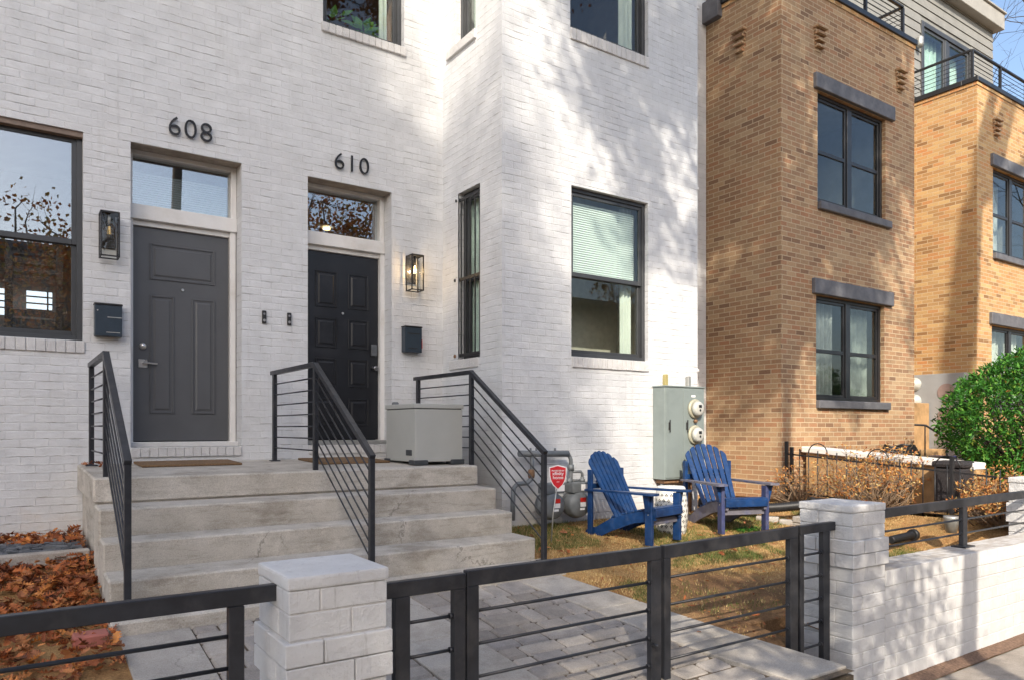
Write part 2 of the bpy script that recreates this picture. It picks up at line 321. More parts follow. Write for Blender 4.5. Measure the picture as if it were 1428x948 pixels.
class MB:
    def __init__(s, xf=None): s.bm = bmesh.new(); s.xf = xf
    def v(s, p):
        return s.bm.verts.new(s.xf(*p) if s.xf else p)
    def poly(s, pts, mi=0):
        try: f = s.bm.faces.new([s.v(p) for p in pts]); f.material_index = mi; return f
        except ValueError: pass
    def box(s, x0, x1, y0, y1, z0, z1, bev=0., mi=0, seg=1):
        vs_ = [s.v((x, y, z)) for z in (z0, z1) for y in (y0, y1) for x in (x0, x1)]
        fs = []
        for q in ((0,2,3,1), (4,5,7,6), (0,1,5,4), (2,6,7,3), (0,4,6,2), (1,3,7,5)):
            f = s.bm.faces.new([vs_[i] for i in q]); f.material_index = mi; fs.append(f)
        if bev:
            es = list({e for f in fs for e in f.edges})
            bmesh.ops.bevel(s.bm, geom=es, offset=bev, segments=seg, affect='EDGES', profile=.6)
    def hexa(s, P8, bev=0, mi=0):
        vs_ = [s.v(p) for p in P8]; fs = []
        for q in ((0,2,3,1), (4,5,7,6), (0,1,5,4), (2,6,7,3), (0,4,6,2), (1,3,7,5)):
            f = s.bm.faces.new([vs_[i] for i in q]); f.material_index = mi; fs.append(f)
        if bev:
            es = list({e for f in fs for e in f.edges})
            bmesh.ops.bevel(s.bm, geom=es, offset=bev, segments=1, affect='EDGES')
    def beam(s, a, b, w, h, up=(0,0,1), bev=0., mi=0):
        a = Vector(a); b = Vector(b); d = (b-a).normalized(); u = Vector(up)
        sd = d.cross(u)
        if sd.length < 1e-4: sd = Vector((1,0,0))
        sd.normalize(); u = sd.cross(d).normalized()
        P8 = []
        for k in (-h/2, h/2):
            for e in (a, b):
                for t in (-w/2, w/2): P8.append(tuple(e + sd*t + u*k))
        s.hexa(P8, bev, mi)
    def tube(s, pts, r, seg=8, mi=0, caps=True):
        pts = [Vector(p) for p in pts]; rs = r if isinstance(r, (list, tuple)) else [r]*len(pts)
        rings = []; prev = None
        for i, p in enumerate(pts):
            d = (pts[min(i+1, len(pts)-1)] - pts[max(i-1, 0)])
            if d.length < 1e-9: d = Vector((0,0,1))
            d.normalize()
            if prev is None:
                sd = d.cross(Vector((0,0,1)))
                if sd.length < .05: sd = d.cross(Vector((1,0,0)))
            else: sd = prev - d*prev.dot(d)
            sd.normalize(); prev = sd; u = d.cross(sd)
            rings.append([s.v(tuple(p + (sd*math.cos(2*math.pi*k/seg) + u*math.sin(2*math.pi*k/seg))*rs[i])) for k in range(seg)])
        for a, b in zip(rings, rings[1:]):
            for k in range(seg):
                f = s.bm.faces.new((a[k], a[(k+1) % seg], b[(k+1) % seg], b[k])); f.material_index = mi; f.smooth = True
        if caps:
            for rg in (rings[0][::-1], rings[-1]):
                try: f = s.bm.faces.new(rg); f.material_index = mi
                except ValueError: pass
    def lathe(s, c, prof, axis=(0,0,1), seg=24, mi=0):
        c = Vector(c); ax = Vector(axis).normalized(); sd = ax.cross(Vector((0,0,1)))
        if sd.length < .05: sd = Vector((1,0,0))
        sd.normalize(); u = ax.cross(sd)
        rings = [[s.v(tuple(c + ax*h + (sd*math.cos(2*math.pi*k/seg) + u*math.sin(2*math.pi*k/seg))*max(r, 1e-4))) for k in range(seg)] for r, h in prof]
        for a, b in zip(rings, rings[1:]):
            for k in range(seg):
                f = s.bm.faces.new((a[k], a[(k+1) % seg], b[(k+1) % seg], b[k])); f.material_index = mi; f.smooth = True
        s.bm.faces.new(rings[0][::-1]).material_index = mi; s.bm.faces.new(rings[-1]).material_index = mi
    def build(s, name, mats, parent=None, smooth=None, normals=True, local=False):
        if normals: bmesh.ops.recalc_face_normals(s.bm, faces=s.bm.faces)
        me = bpy.data.meshes.new(name)
        uvl = s.bm.loops.layers.uv.new('UVMap')
        for f in s.bm.faces:
            f.normal_update(); nx, ny, nz = (abs(c) for c in f.normal)
            for lp in f.loops:
                x, y, z = lp.vert.co
                lp[uvl].uv = (x, y) if nz > nx and nz > ny else ((x, z) if ny >= nx else (y+.05, z))
        off = Vector((0,0,0))
        if parent is not None and not local:
            off = wloc(parent); bmesh.ops.translate(s.bm, verts=s.bm.verts, vec=-off)
        s.bm.to_mesh(me); s.bm.free()
        if not isinstance(mats, (list, tuple)): mats = [mats]
        for m in mats: me.materials.append(m)
        o = link(bpy.data.objects.new(name, me))
        if parent is not None: o.parent = parent
        if smooth:
            for p in me.polygons: p.use_smooth = True
        return o

def yplane(y0): return lambda a, d, z: (a, y0+d, z)           # faces -y, d = inward
def xplane(x0): return lambda a, d, z: (x0+d, a, z)           # faces -x, d = inward

def wall(mb, a0, a1, z0, z1, holes, depth):
    """flat wall sheet in (a, d, z) with rectangular holes (a0,a1,z0,z1) and jambs of the given depth"""
    As = sorted({a0, a1, *[h[0] for h in holes], *[h[1] for h in holes]}); Zs = sorted({z0, z1, *[h[2] for h in holes], *[h[3] for h in holes]})
    As = [a for a in As if a0 <= a <= a1]; Zs = [z for z in Zs if z0 <= z <= z1]
    for i in range(len(As)-1):
        for j in range(len(Zs)-1):
            ca, cz = (As[i]+As[i+1])/2, (Zs[j]+Zs[j+1])/2
            if any(h[0] < ca < h[1] and h[2] < cz < h[3] for h in holes): continue
            mb.poly([(As[i], 0, Zs[j]), (As[i+1], 0, Zs[j]), (As[i+1], 0, Zs[j+1]), (As[i], 0, Zs[j+1])])
    for h in holes:
        A, B, C, D = h[:4]; dp = h[4] if len(h) > 4 else depth
        for p, q in (((A, C), (A, D)), ((A, D), (B, D)), ((B, D), (B, C)), ((B, C), (A, C))):
            mb.poly([(p[0], 0, p[1]), (q[0], 0, q[1]), (q[0], dp, q[1]), (p[0], dp, p[1])])

def ring(mb, a0, a1, z0, z1, w, d0, d1, wt=None, wb=None, bev=.003):
    wt = wt or w; wb = wb or w
    mb.box(a0, a0+w, d0, d1, z0, z1, bev); mb.box(a1-w, a1, d0, d1, z0, z1, bev)
    mb.box(a0+w, a1-w, d0, d1, z0, z0+wb, bev); mb.box(a0+w, a1-w, d0, d1, z1-wt, z1, bev)

def room(xf, parent, a0, a1, z0, z1, d0, d1, mat, pad=.5):
    m = MB(xf)
    a0 -= pad*.6; a1 += pad*.6; z0 -= pad; z1 += pad*.5
    m.poly([(a0,d1,z0),(a1,d1,z0),(a1,d1,z1),(a0,d1,z1)])
    for A, B in ((a0, a0), (a1, a1)): m.poly([(A,d0,z0),(A,d1,z0),(A,d1,z1),(A,d0,z1)])
    for Zz in (z0, z1): m.poly([(a0,d0,Zz),(a1,d0,Zz),(a1,d1,Zz),(a0,d1,Zz)])
    # inner face of the front wall around the opening
    A0, A1, Z0, Z1 = a0+pad*.6, a1-pad*.6, z0+pad, z1-pad*.5
    for q in ((a0, A0, z0, z1), (A1, a1, z0, z1), (A0, A1, z0, Z0), (A0, A1, Z1, z1)):
        m.poly([(q[0],d0,q[2]),(q[1],d0,q[2]),(q[1],d0,q[3]),(q[0],d0,q[3])])
    return m.build('room_interior', mat, parent)

def sash_window(xf, parent, a0, a1, z0, z1, dep, mid, fm, interior, rd=1.6, gl='glass'):
    """double hung window: frame part with two sashes, panes"""
    m = MB(xf); ring(m, a0, a1, z0, z1, .045, dep-.03, dep+.07)
    w = m.build('window', fm, parent)
    for (c, d, dd) in ((mid-.02, z1-.04, .0), (z0+.04, mid+.02, .028)):
        m = MB(xf); ring(m, a0+.042, a1-.042, c, d, .042, dep-.012+dd, dep+.014+dd, .045, .05); m.build('sash', fm, w)
        m = MB(xf); m.box(a0+.08, a1-.08, dep+.001+dd, dep+.005+dd, c+.045, d-.04); m.build('pane', M[gl], w)
    room(xf, w, a0, a1, z0, z1, dep+.075, dep+rd, interior)
    return w

def slats(xf, parent, a0, a1, z0, z1, d, mat, pitch=.03, name='blind', tilt=.012):
    m = MB(xf); k = 0; z = z0
    while z < z1:
        m.poly([(a0, d, z), (a1, d, z), (a1, d+tilt, z+pitch*.97), (a0, d+tilt, z+pitch*.97)]); z += pitch
    return m.build(name, mat, parent, normals=False)

def curtain(xf, parent, a0, a1, z0, z1, d, mat=None, waves=6, amp=.035):
    m = MB(xf); N = waves*8
    pts = [(a0+(a1-a0)*i/N, d+amp*math.sin(i/N*waves*2*math.pi)+.4*amp*math.sin(i*.9)) for i in range(N+1)]
    for (p, q) in zip(pts, pts[1:]): m.poly([(p[0], p[1], z0), (q[0], q[1], z0), (q[0], q[1], z1), (p[0], p[1], z1)])
    return m.build('curtain', mat or M['curtain'], parent, smooth=True)

def text_mesh(body, size, depth, name, mat, parent, origin, xdir=(1,0,0), ydir=(0,0,1), shear=0, align='CENTER', space=1.0, bold=0.):
    cu = bpy.data.curves.new(name, 'FONT'); cu.body = body; cu.size = size; cu.extrude = depth; cu.align_x = align; cu.space_character = space
    cu.offset = bold; cu.resolution_u = 4
    t = bpy.data.objects.new('tmp', cu); sc.collection.objects.link(t)
    dg = bpy.context.evaluated_depsgraph_get(); me = bpy.data.meshes.new_from_object(t.evaluated_get(dg))
    bpy.data.objects.remove(t)
    X = Vector(xdir).normalized(); Y = Vector(ydir).normalized(); Zd = X.cross(Y)
    o0 = Vector(origin) - (wloc(parent) if parent is not None else Vector((0,0,0)))
    for v in me.vertices: c = v.co.copy(); v.co = o0 + X*c.x + Y*c.y + Zd*c.z
    me.name = name; me.materials.clear(); me.materials.append(mat)
    o = link(bpy.data.objects.new(name, me))
    if parent is not None: o.parent = parent
    return o

def lerp(a, b, t): return a+(b-a)*t
def ground_z(y):
    P = ((2.9,.42),(3.0,.434),(4.8,.65),(5.4,.725),(6.34,.85),(7.7,.88))
    if y <= P[0][0]: return P[0][1]
    for (a, p), (b, q) in zip(P, P[1:]):
        if y <= b: return lerp(p, q, (y-a)/(b-a))
    return P[-1][1]

# ================================================================== THE SETTING
def struct(name, mb, mat, **k):
    o = mb.build(name, mat, **k); o['kind'] = 'structure'; return o

m = MB(); m.poly([(-400,-400,-.16),(400,-400,-.16),(400,400,-.16),(-400,400,-.16)]); struct('ground', m, M['soil'])
m = MB(); m.poly([(-150,-12,-.13),(150,-12,-.13),(150,-3.2,-.13),(-150,-3.2,-.13)]); struct('road', m, M['asphalt'])
m = MB(); m.box(-150,150,-3.2,-3.02,-.16,.0,.015); m.box(-150,150,-12.2,-12,-.16,0,.015); struct('kerb', m, M['walk'])
m = MB()
for i in range(-8, 16):
    for (ya, yb) in ((-1.6, .55), (.56, 2.765)): m.box(i*1.5+.1, i*1.5+1.592, ya, yb, -.1, random.uniform(-.002, .002), .006)
struct('sidewalk', m, M['walk'])
m = MB(); m.box(-150,150,-18,-12.2,-.15,-.02); struct('far_sidewalk', m, M['walk'])
m = MB(); m.poly([(-150,-3.02,-.03),(150,-3.02,-.03),(150,2.86,-.03),(-150,2.86,-.03)]); struct('planting_strip', m, M['soil'])

# yard terrain
def yard(name, x0, x1, y0, y1, mat, step=.12, amp=.012, skip=None, zf=None):
    m = MB(); nx = max(1, int((x1-x0)/step)); ny = max(1, int((y1-y0)/step)); V = {}
    for i in range(nx+1):
        for j in range(ny+1):
            x = lerp(x0, x1, i/nx); y = lerp(y0, y1, j/ny)
            z = (zf(x, y) if zf else ground_z(y)) + amp*mnoise.noise(Vector((x*1.7, y*1.7, 3.3))) + amp*.5*mnoise.noise(Vector((x*6, y*6, 1)))
            V[i, j] = m.bm.verts.new((x, y, z))
    for i in range(nx):
        for j in range(ny):
            cx, cy = lerp(x0, x1, (i+.5)/nx), lerp(y0, y1, (j+.5)/ny)
            if skip and skip(cx, cy): continue
            f = m.bm.faces.new((V[i,j], V[i+1,j], V[i+1,j+1], V[i,j+1])); f.smooth = True
    return struct(name, m, mat)
def yz(x, y):
    z = ground_z(y)
    if x > 8.0: z = lerp(z, max(z, .86), min(1, (x-8.0)/.7))
    return z
yard('lawn', 3.80, 8.75, 3.02, 7.62, M['soil'], zf=yz, skip=lambda x, y: (x > 4.36 and x < 4.80 and y < 3.36))
yard('planting_bed', -8, .6, 3.02, 7.62, M['soil'], .2)
yard('neighbour_lawn', 8.75, 40, 3.02, 7.62, M['soil'], .3, zf=lambda x, y: .9)
m = MB(); m.box(4.36, 4.80, 3.36, 3.42, -.02, ground_z(3.4)+.01, .01); struct('soil_edge', m, M['soil'])
m = MB()   # soil strip at the foot of the street wall
V = []
for i in range(60):
    x = 5.0+i*.09
    V.append((x, 2.75+.012*mnoise.noise(Vector((x*4, 0, 0))), .008+.006*random.random(), 2.86))
for a, b in zip(V, V[1:]): m.poly([(a[0], a[1], a[2]), (b[0], b[1], b[2]), (b[0], b[3], .05), (a[0], a[3], .05)])
struct('soil_strip', m, plain('reddish grit', (.17,.105,.07), .95, var=.5, scale=50, bump=.9, dist=.01))

# walkway: slabs and pavers
def edge_x(y): return 3.79 + (4.8-y)*.215      # right border flares toward the gate
def slab_piece(m, x0, x1, y0, y1, th=.05, gap=.004, bev=.006, dz=0., fl0=0., fl1=0.):
    z = lambda y: ground_z(y)+.012+dz
    P8 = []
    for t in (-th, 0):
        for y in (y0+gap, y1-gap):
            for x in (x0+gap+(fl0*(4.8-y)), min(4.22, x1-gap+(fl1*(4.8-y)))): P8.append((x, y, z(y)+t))
    m.hexa(P8, bev)
m = MB()
ys = [2.55, 3.3, 4.05, 4.83]
for a, b in zip(ys, ys[1:]):
    slab_piece(m, .53, .925, a, b); slab_piece(m, 1.93, 2.40, a, b, fl1=.04, fl0=.02)
    slab_piece(m, 3.36, 3.79, a, b, fl0=.16, fl1=.215)
struct('walkway_slabs', m, M['slab'])
m = MB()
def pave(x0f, x1f):
    y = 2.56
    while y < 4.80:
        h = random.choice((.15, .15, .22)); 
        if y+h > 4.74: h = 4.83-y
        x = x0f(y+h/2)
        x1 = x1f(y+h/2)
        while x < x1-.02:
            w = random.choice((.15, .22, .22, .30)) 
            if x+w > x1-.09: w = x1-x
            slab_piece(m, x, x+w, y, y+h, .05, .0065, .013, random.uniform(-.005, .003))
            x += w
        y += h
pave(lambda y: .925, lambda y: 1.93+.02*(4.8-y)); pave(lambda y: 2.40+.04*(4.8-y), lambda y: 3.36+.16*(4.8-y))
struct('walkway_pavers', m, M['paver'])
m = MB()
for a, b in zip((2.5, 3.0, 4.83), (3.0, 4.83, 4.9)):
    m.poly([(.5, a, ground_z(a)-.006), (4.22, a, ground_z(a)-.006), (4.22 if a < 3 else 3.95, b, ground_z(b)-.006), (.5, b, ground_z(b)-.006)])
m.box(.5, 4.24, 2.52, 2.56, -.05, .38)
struct('paver_bedding', m, M['joint'])
m = MB()
for k, (a, b, z) in enumerate(((2.2,2.53,.28),(1.87,2.2,.14))): m.box(1.32, 4.24, a, b, -.02, z, .012)
struct('entry_steps', m, M['walk'])

# ================================================================== HOUSES (painted brick)
F, B_ = 7.6, 6.34
TOP = 9.6
h608 = thing('row_house', (0, F, .85), 'white painted brick row house on the left, with the grey door numbered 608', 'house')
m = MB(yplane(F))
W1 = (-.62, .56, 2.655, 4.52, .16); D608 = (.94, 1.932, 1.70, 4.518, .3)
U608 = (-.30, .75, 6.17, 8.1, .16)
wall(m, -4.5, 2.27, .55, TOP, [W1, D608, U608], .16); m.build('wall', M['wbrick'], h608)
m = MB(); m.box(-4.5, 2.27, F+.001, 16, TOP, TOP+.2); m.box(-4.5, -4.4, F+.01, 16, .5, TOP-.005); m.box(-4.5, 8.8, 15.9, 16, .5, TOP-.005)
m.build('roof', M['asphalt'], h608)

h610 = thing('row_house', (4.2, F, .85), 'white painted brick row house with the projecting bay and the black door numbered 610', 'house')
m = MB(yplane(F))
D610 = (2.605, 3.564, 1.70, 4.52, .3); U610 = (2.77, 3.72, 6.19, 8.1, .16)
wall(m, 2.27, 4.216, .55, TOP, [D610, U610], .16)
wall(m, 7.17, 8.79, .55, TOP, [], .1)
m.xf = xplane(4.216)
S1 = (6.768, 7.235, 2.65, 4.525, .16); S2 = (6.858, 7.30, 6.225, 8.1, .16)
wall(m, B_, F, .55, TOP, [S1, S2], .16)
m.xf = yplane(B_)
BW = (5.135, 6.313, 2.672, 4.555, .12); BU = (5.12, 6.313, 6.29, 8.1, .12)
wall(m, 4.216, 7.17, .45, TOP, [BW, BU], .12)
m.xf = xplane(7.17); wall(m, B_, F, .45, TOP, [], .1)
m.build('wall', M['wbrick'], h610)
m = MB(); m.box(2.27, 8.79, F+.001, 16, TOP, TOP+.2); m.box(4.216, 7.17, B_+.001, F-.001, TOP, TOP+.2); m.box(8.6, 8.79, F+.01, 16, .5, TOP-.005)
m.build('roof', M['asphalt'], h610)

def rowlock_sill(xf, parent, a0, a1, z0, z1, proj=.03, n=None, back=.05):
    n = n or int((a1-a0)/.073); m = MB(xf); w = (a1-a0)/n
    for i in range(n):
        m.box(a0+i*w+.0015, a0+(i+1)*w-.0015, -proj-random.uniform(0,.004), back, z0+random.uniform(0,.003), z1, .005)
    return m.build('sill', M['masonry'], parent)
def flat_lintel_shade(*a): pass

# ground floor window of 608 with shutters inside
xf = yplane(F)
w = sash_window(xf, h608, W1[0], W1[1], W1[2], W1[3], .1, 3.54, M['frame'], M['room_dark'], 2.4, 'glass_hi')
rowlock_sill(xf, w, -.68, .575, 2.545, 2.652, .015)
m = MB(xf); m.box(-.62, .56, .02, .095, 4.472, 4.519, .003); m.build('head_trim', plain('brown head trim', (.20,.15,.12), .6), w)
for (a0, a1) in ((-.53, -.10), (-.02, .42)):
    mz = MB(xf); ring(mz, a0, a1, 2.70, 3.86, .06, .2, .225); 
    z = 2.78
    while z < 3.80: mz.poly([(a0+.06, .2, z), (a1-.06, .2, z), (a1-.06, .222, z+.062), (a0+.06, .222, z+.062)]) if (z < 2.86 or z > 3.10) else None; z += .078
    mz.build('shutter', M['shutter'], w)
rw = em('daylit rear window', (.80,.90,1.), 1.1)
for (a0, a1) in ((-.22, .033), (.179, .425)):
    m = MB(); m.box(a0, a1, 9.93, 9.95, 3.13, 3.42); rp = m.build('rear_window', rw, w)
    m = MB()
    for q in (.27, .52, .78): m.box(a0, a1, 9.915, 9.925, 3.13+q*.29-.008, 3.13+q*.29+.008)
    m.box(a0+(a1-a0)*.82-.008, a0+(a1-a0)*.82+.008, 9.90, 9.914, 3.13, 3.42); m.build('rear_muntins', M['shutter'], rp)
# upper 608 window
w = sash_window(xf, h608, U608[0], U608[1], U608[2], U608[3], .1, 7.1, M['frame'], M['room_dark']); rowlock_sill(xf, w, -.34, .79, 6.07, 6.167)
# upper 610 window with plants
w = sash_window(xf, h610, U610[0], U610[1], U610[2], U610[3], .1, 7.2, M['frame'], plain('brown room wall', (.20,.12,.085), .8), 2.2)
rowlock_sill(xf, w, 2.75, 3.735, 6.085, 6.186)
curtain(xf, w, 3.50, 3.60, 6.2, 8.0, .2, waves=2, amp=.02)
def leafy(m, c, n, r, ln, wd, droop=.3):
    for k in range(n):
        a = random.uniform(0, 6.28); e = random.uniform(-.1, 1.2); d = Vector((math.cos(a)*math.cos(e), math.sin(a)*math.cos(e), math.sin(e)))
        p = Vector(c)+d*r*random.random(); s_ = d.cross(Vector((0,0,1))).normalized()*wd; q = p+d*ln; q.z -= droop*ln
        m.poly([tuple(p), tuple((p+q)/2+s_), tuple(q), tuple((p+q)/2-s_)])
def indoor_plant(c, s_, label, n=26):
    t = thing('potted_plant', (c[0], c[1], c[2]-.16*s_), label, 'plant')
    m = MB(); leafy(m, (c[0], c[1], c[2]+.04), n, .10*s_, .17*s_, .04*s_); m.build('leaves', M['leafplant'], t)
    m = MB(); m.lathe((c[0], c[1], c[2]-.16*s_), [(.04*s_,0),(.055*s_,.12*s_),(.058*s_,.13*s_)]); m.build('pot', M['ceramic'], t)
indoor_plant((3.37, F+.34, 6.38), 1.15, 'green houseplant in a white pot inside the upper window above door 610, right one')
indoor_plant((3.02, F+.42, 6.42), 1.2, 'hanging green houseplant behind the upper window above door 610, left one', 14)
for (zs, nm) in ((6.21, 's'),):
    m = MB(); m.box(2.70, 3.62, F+.18, F+.55, 6.205, 6.225, .003); m.build('inner_sill', M['trim'], w)

# doors ------------------------------------------------------------------
def entry(house, D, zb, dmat, panels, x0, x1, knob_side, room_m, yd=.25):
    xf = yplane(F); A, Bq, C, Dz = D[:4]
    # white frame
    m = MB(xf)
    m.box(x0-.06, x0, .19, .33, zb, 3.86, .004); m.box(x1, x1+.055, .19, .33, zb, 3.86, .004)
    m.box(A+.002, Bq-.002, .17, .34, 3.86, 4.0, .005)                     # transom bar
    m.box(A+.002, A+.04, .19, .33, 4.0, 4.516, .004); m.box(Bq-.055, Bq-.002, .19, .33, 4.0, 4.516, .004); m.box(A+.04, Bq-.055, .19, .33, 4.475, 4.516, .004)
    m.box(x0-.06, x1+.055, .22, .33, 3.81, 3.86, .003)
    fr = m.build('door_frame', M['trim'], house)
    if x0-.06 > A+.004:
        m = MB(xf); m.box(A+.002, x0-.061, .2, .33, zb, 3.859, .004); m.build('side_casing', M['trim'], fr)
    m = MB(xf); m.box(Bq-.0, Bq+.001, .0, .3, zb, zb+.01)
    # door slab
    m = MB(xf); m.box(x0+.004, x1-.004, yd, yd+.045, zb+.02, 3.805, .002)
    for (a, b, c, d) in panels:
        ring(m, a, b, c, d, .018, yd-.010, yd+.002, bev=.004)
        m.hexa([(a+.035, yd, c+.035), (b-.035, yd, c+.035), (a+.05, yd-.008, c+.05), (b-.05, yd-.008, c+.05), (a+.035, yd, d-.035), (b-.035, yd, d-.035), (a+.05, yd-.008, d-.05), (b-.05, yd-.008, d-.05)])
    dr = m.build('door', dmat, house)
    m = MB(xf); m.box(A+.003, Bq-.003, .12, .32, zb-.035, zb+.012, .004); m.build('threshold', M['galv'] if knob_side > 0 else M['trim'], dr)
    # transom pane
    m = MB(xf); m.box(A+.04, Bq-.055, .262, .268, 4.0, 4.476); tp = m.build('transom_pane', M['glass_hi'], house)
    room(xf, tp, A, Bq, 3.6, 4.516, .335, 2.6, room_m, .3)
    return fr, dr, tp
X0, X1 = .985, 1.868
p608 = [(1.135, 1.735, 3.31, 3.66), (1.135, 1.355, 2.02, 3.16), (1.515, 1.735, 2.02, 3.16)]
fr, dr, tp = entry(h608, D608, 1.735, M['door_grey'], p608, X0, X1, -1, M['room_cold'])
slats(yplane(F), tp, .985, 1.86, 4.01, 4.33, .30, M['blind_grey'], .022)
m = MB(); m.lathe((1.43, F+.243, 3.235), [(.012,-.006),(.014,0)], (0,1,0)); m.build('peephole', M['nickel'], dr)
m = MB(); m.lathe((1.075, F+.25, 2.665), [(.0,-.028),(.028,-.026),(.033,0)], (0,1,0)); m.build('deadbolt', M['nickel'], dr)
m = MB(); m.box(1.035, 1.115, F+.238, F+.25, 2.46, 2.54, .004); m.beam((1.08, F+.21, 2.505), (1.20, F+.21, 2.50), .018, .014, bev=.004); m.tube([(1.078,F+.245,2.504),(1.078,F+.205,2.504)], .011); m.build('handle', M['nickel'], dr)
X0, X1 = 2.665, 3.515
cols = ((2.77, 3.02), (3.15, 3.40)); rows = ((1.90, 2.17), (2.27, 2.55), (2.66, 2.96), (3.07, 3.37), (3.47, 3.70))
rows = ((1.93, 2.19), (2.31, 2.58), (2.70, 2.99), (3.10, 3.38), )
p610 = []
import itertools
for (c, d) in ((1.915, 2.18), (2.31, 2.60), (2.72, 3.03), (3.13, 3.45+.0)): pass
for (c, d) in ((1.905, 2.21), (2.335, 2.65), (2.765, 3.09), (3.205, 3.60)):
    for (a, b) in cols: p610.append((a, b, c, d))
fr, dr, tp = entry(h610, D610, 1.735, M['door_blk'], p610, X0, X1, 1, plain('brown hall wall', (.42,.25,.14), .7))
m = MB(); m.lathe((3.085, F+.243, 3.15), [(.012,-.006),(.014,0)], (0,1,0)); m.build('peephole', M['nickel'], dr)
m = MB(); m.box(3.42, 3.49, F+.222, F+.25, 2.70, 2.83, .008, seg=2); m.build('keypad_lock', plain('grey lock', (.14,.15,.16), .35, .5), dr)
m = MB(); m.lathe((3.455, F+.25, 2.56), [(.03,0),(.032,-.01),(.012,-.02),(.012,-.045),(.028,-.055),(.03,-.07),(.015,-.082)], (0,1,0)); m.build('handle', plain('dark nickel', (.25,.25,.26), .25, .95), dr)
# glowing ceiling lamp inside the 610 hall, seen through the transom
cl = thing('ceiling_light', (3.29, F+1.3, 4.33), 'small glowing ceiling light inside the hall, seen through the transom over the black door', 'light')
m = MB(); m.lathe((3.29, F+1.3, 4.35), [(.045,0),(.045,.02)]); m.build('diffuser', M['ceil_lamp'], cl)
m = MB(); m.lathe((3.29, F+1.3, 4.38), [(.1,0),(.1,.02),(.03,.022),(.03,.27)]); m.build('fixture', M['trim'], cl)
# rowlock sills under both doors, on the landing
rowlock_sill(yplane(F), h608, .945, 1.928, 1.605, 1.70, .02, back=.12)
rowlock_sill(yplane(F), h610, 2.61, 3.56, 1.605, 1.70, .02, back=.12)
# bay windows -------------------------------------------------------------
xb = yplane(B_)
w = sash_window(xb, h610, BW[0], BW[1], BW[2], BW[3], .085, 3.59, M['frame'], plain('bay room wall', (.50,.47,.40), .8), .8)
rowlock_sill(xb, w, 5.14, 6.315, 2.55, 2.668, .018)
slats(xb, w, 5.2, 6.23, 3.58, 4.42, .16, M['blind_cloth'], .026)
curtain(xb, w, 6.06, 6.24, 2.6, 4.5, .22, waves=3, amp=.02)
m = MB(xb); m.box(5.3, 5.62, 1.4, 1.45, 2.3, 4.6, .005); m.build('inner_door_edge', plain('brown interior trim', (.17,.13,.12), .6), w)
w = sash_window(xb, h610, BU[0], BU[1], BU[2], BU[3], .085, 7.2, M['frame'], M['room_dark'], 2.4)
rowlock_sill(xb, w, 5.12, 6.315, 6.16, 6.287, .018)
curtain(xb, w, 6.02, 6.24, 6.2, 8.0, .2, waves=3, amp=.02)
xs = xplane(4.216)
w = sash_window(xs, h610, S1[0], S1[1], S1[2], S1[3], .1, 3.55, M['frame'], M['room_cold'], .9)
m = MB(xs); m.box(6.80, 7.42, -.02, .03, 2.545, 2.648, .006); m.build('sill', M['masonry'], w)
curtain(xs, w, 6.8, 7.2, 2.7, 4.5, .15, mat=plain('sage curtain', (.55,.64,.57), .9), waves=5, amp=.02)
m = MB(); m.box(7.174, 7.25, 6.40, 6.47, .9, TOP-.1, .012, seg=2)
for zz in (2.6, 4.9, 7.2): m.box(7.171, 7.262, 6.39, 6.48, zz, zz+.03, .002)
m.build('downspout', M['trim'], h610)
# white brick-mould casing beside the side window
m = MB(xs); m.box(7.235, 7.40, -.004, .02, 2.66, 4.52, .004); m.build('side_casing', M['wbrick'], w)
w2 = sash_window(xs, h610, S2[0], S2[1], S2[2], S2[3], .1, 7.1, M['frame'], M['room_cold'], .9)
m = MB(xs); m.box(6.84, 7.48, -.03, .03, 6.12, 6.222, .006); m.build('sill', M['masonry'], w2)
curtain(xs, w2, 6.88, 7.2, 6.25, 8.0, .2, mat=plain('sage curtain upper', (.40,.47,.40), .9), waves=4, amp=.02)
# window guard bars (lifted off the window by brackets)
g = thing('window_guard', (4.23, 7.0, 2.68), 'black vertical security bars over the narrow side window of the bay', 'window bars')
bx = 4.235
for yy in (6.80, 6.90, 7.0, 7.10, 7.20):
    m = MB(); m.box(bx-.007, bx+.007, yy-.007, yy+.007, 2.70, 4.47, .002); m.build('bar', M['iron2'], g)
for zz in (2.70, 3.55, 4.45):
    m = MB(); m.box(bx-.006, bx+.010, 6.772, 7.231, zz-.018, zz+.018, .002); m.box(4.195, 4.229, 7.285 if zz != 4.45 else 7.255, 7.30 if zz != 4.45 else 7.27, zz-.015, zz+.015, .002)
    m.build('crossbar', M['iron2'], g)
m = MB(); m.lathe((4.205, 7.29, 2.695), [(.018,-.01),(.02,.0),(.012,.02)], (1,0,0), 10); m.build('anchor', M['rust'], g)

# dark brown top lip line over openings of the white houses (steel angle)
for (hh, xfq, A) in ((h608, yplane(F), D608), (h610, yplane(F), D610)):
    m = MB(xfq); m.box(A[0]+.003, A[1]-.003, .01, .18, A[3]-.006, A[3]-.001); m.build('steel_lintel', plain('painted steel angle', (.33,.28,.23), .7, var=.3, scale=10), hh)

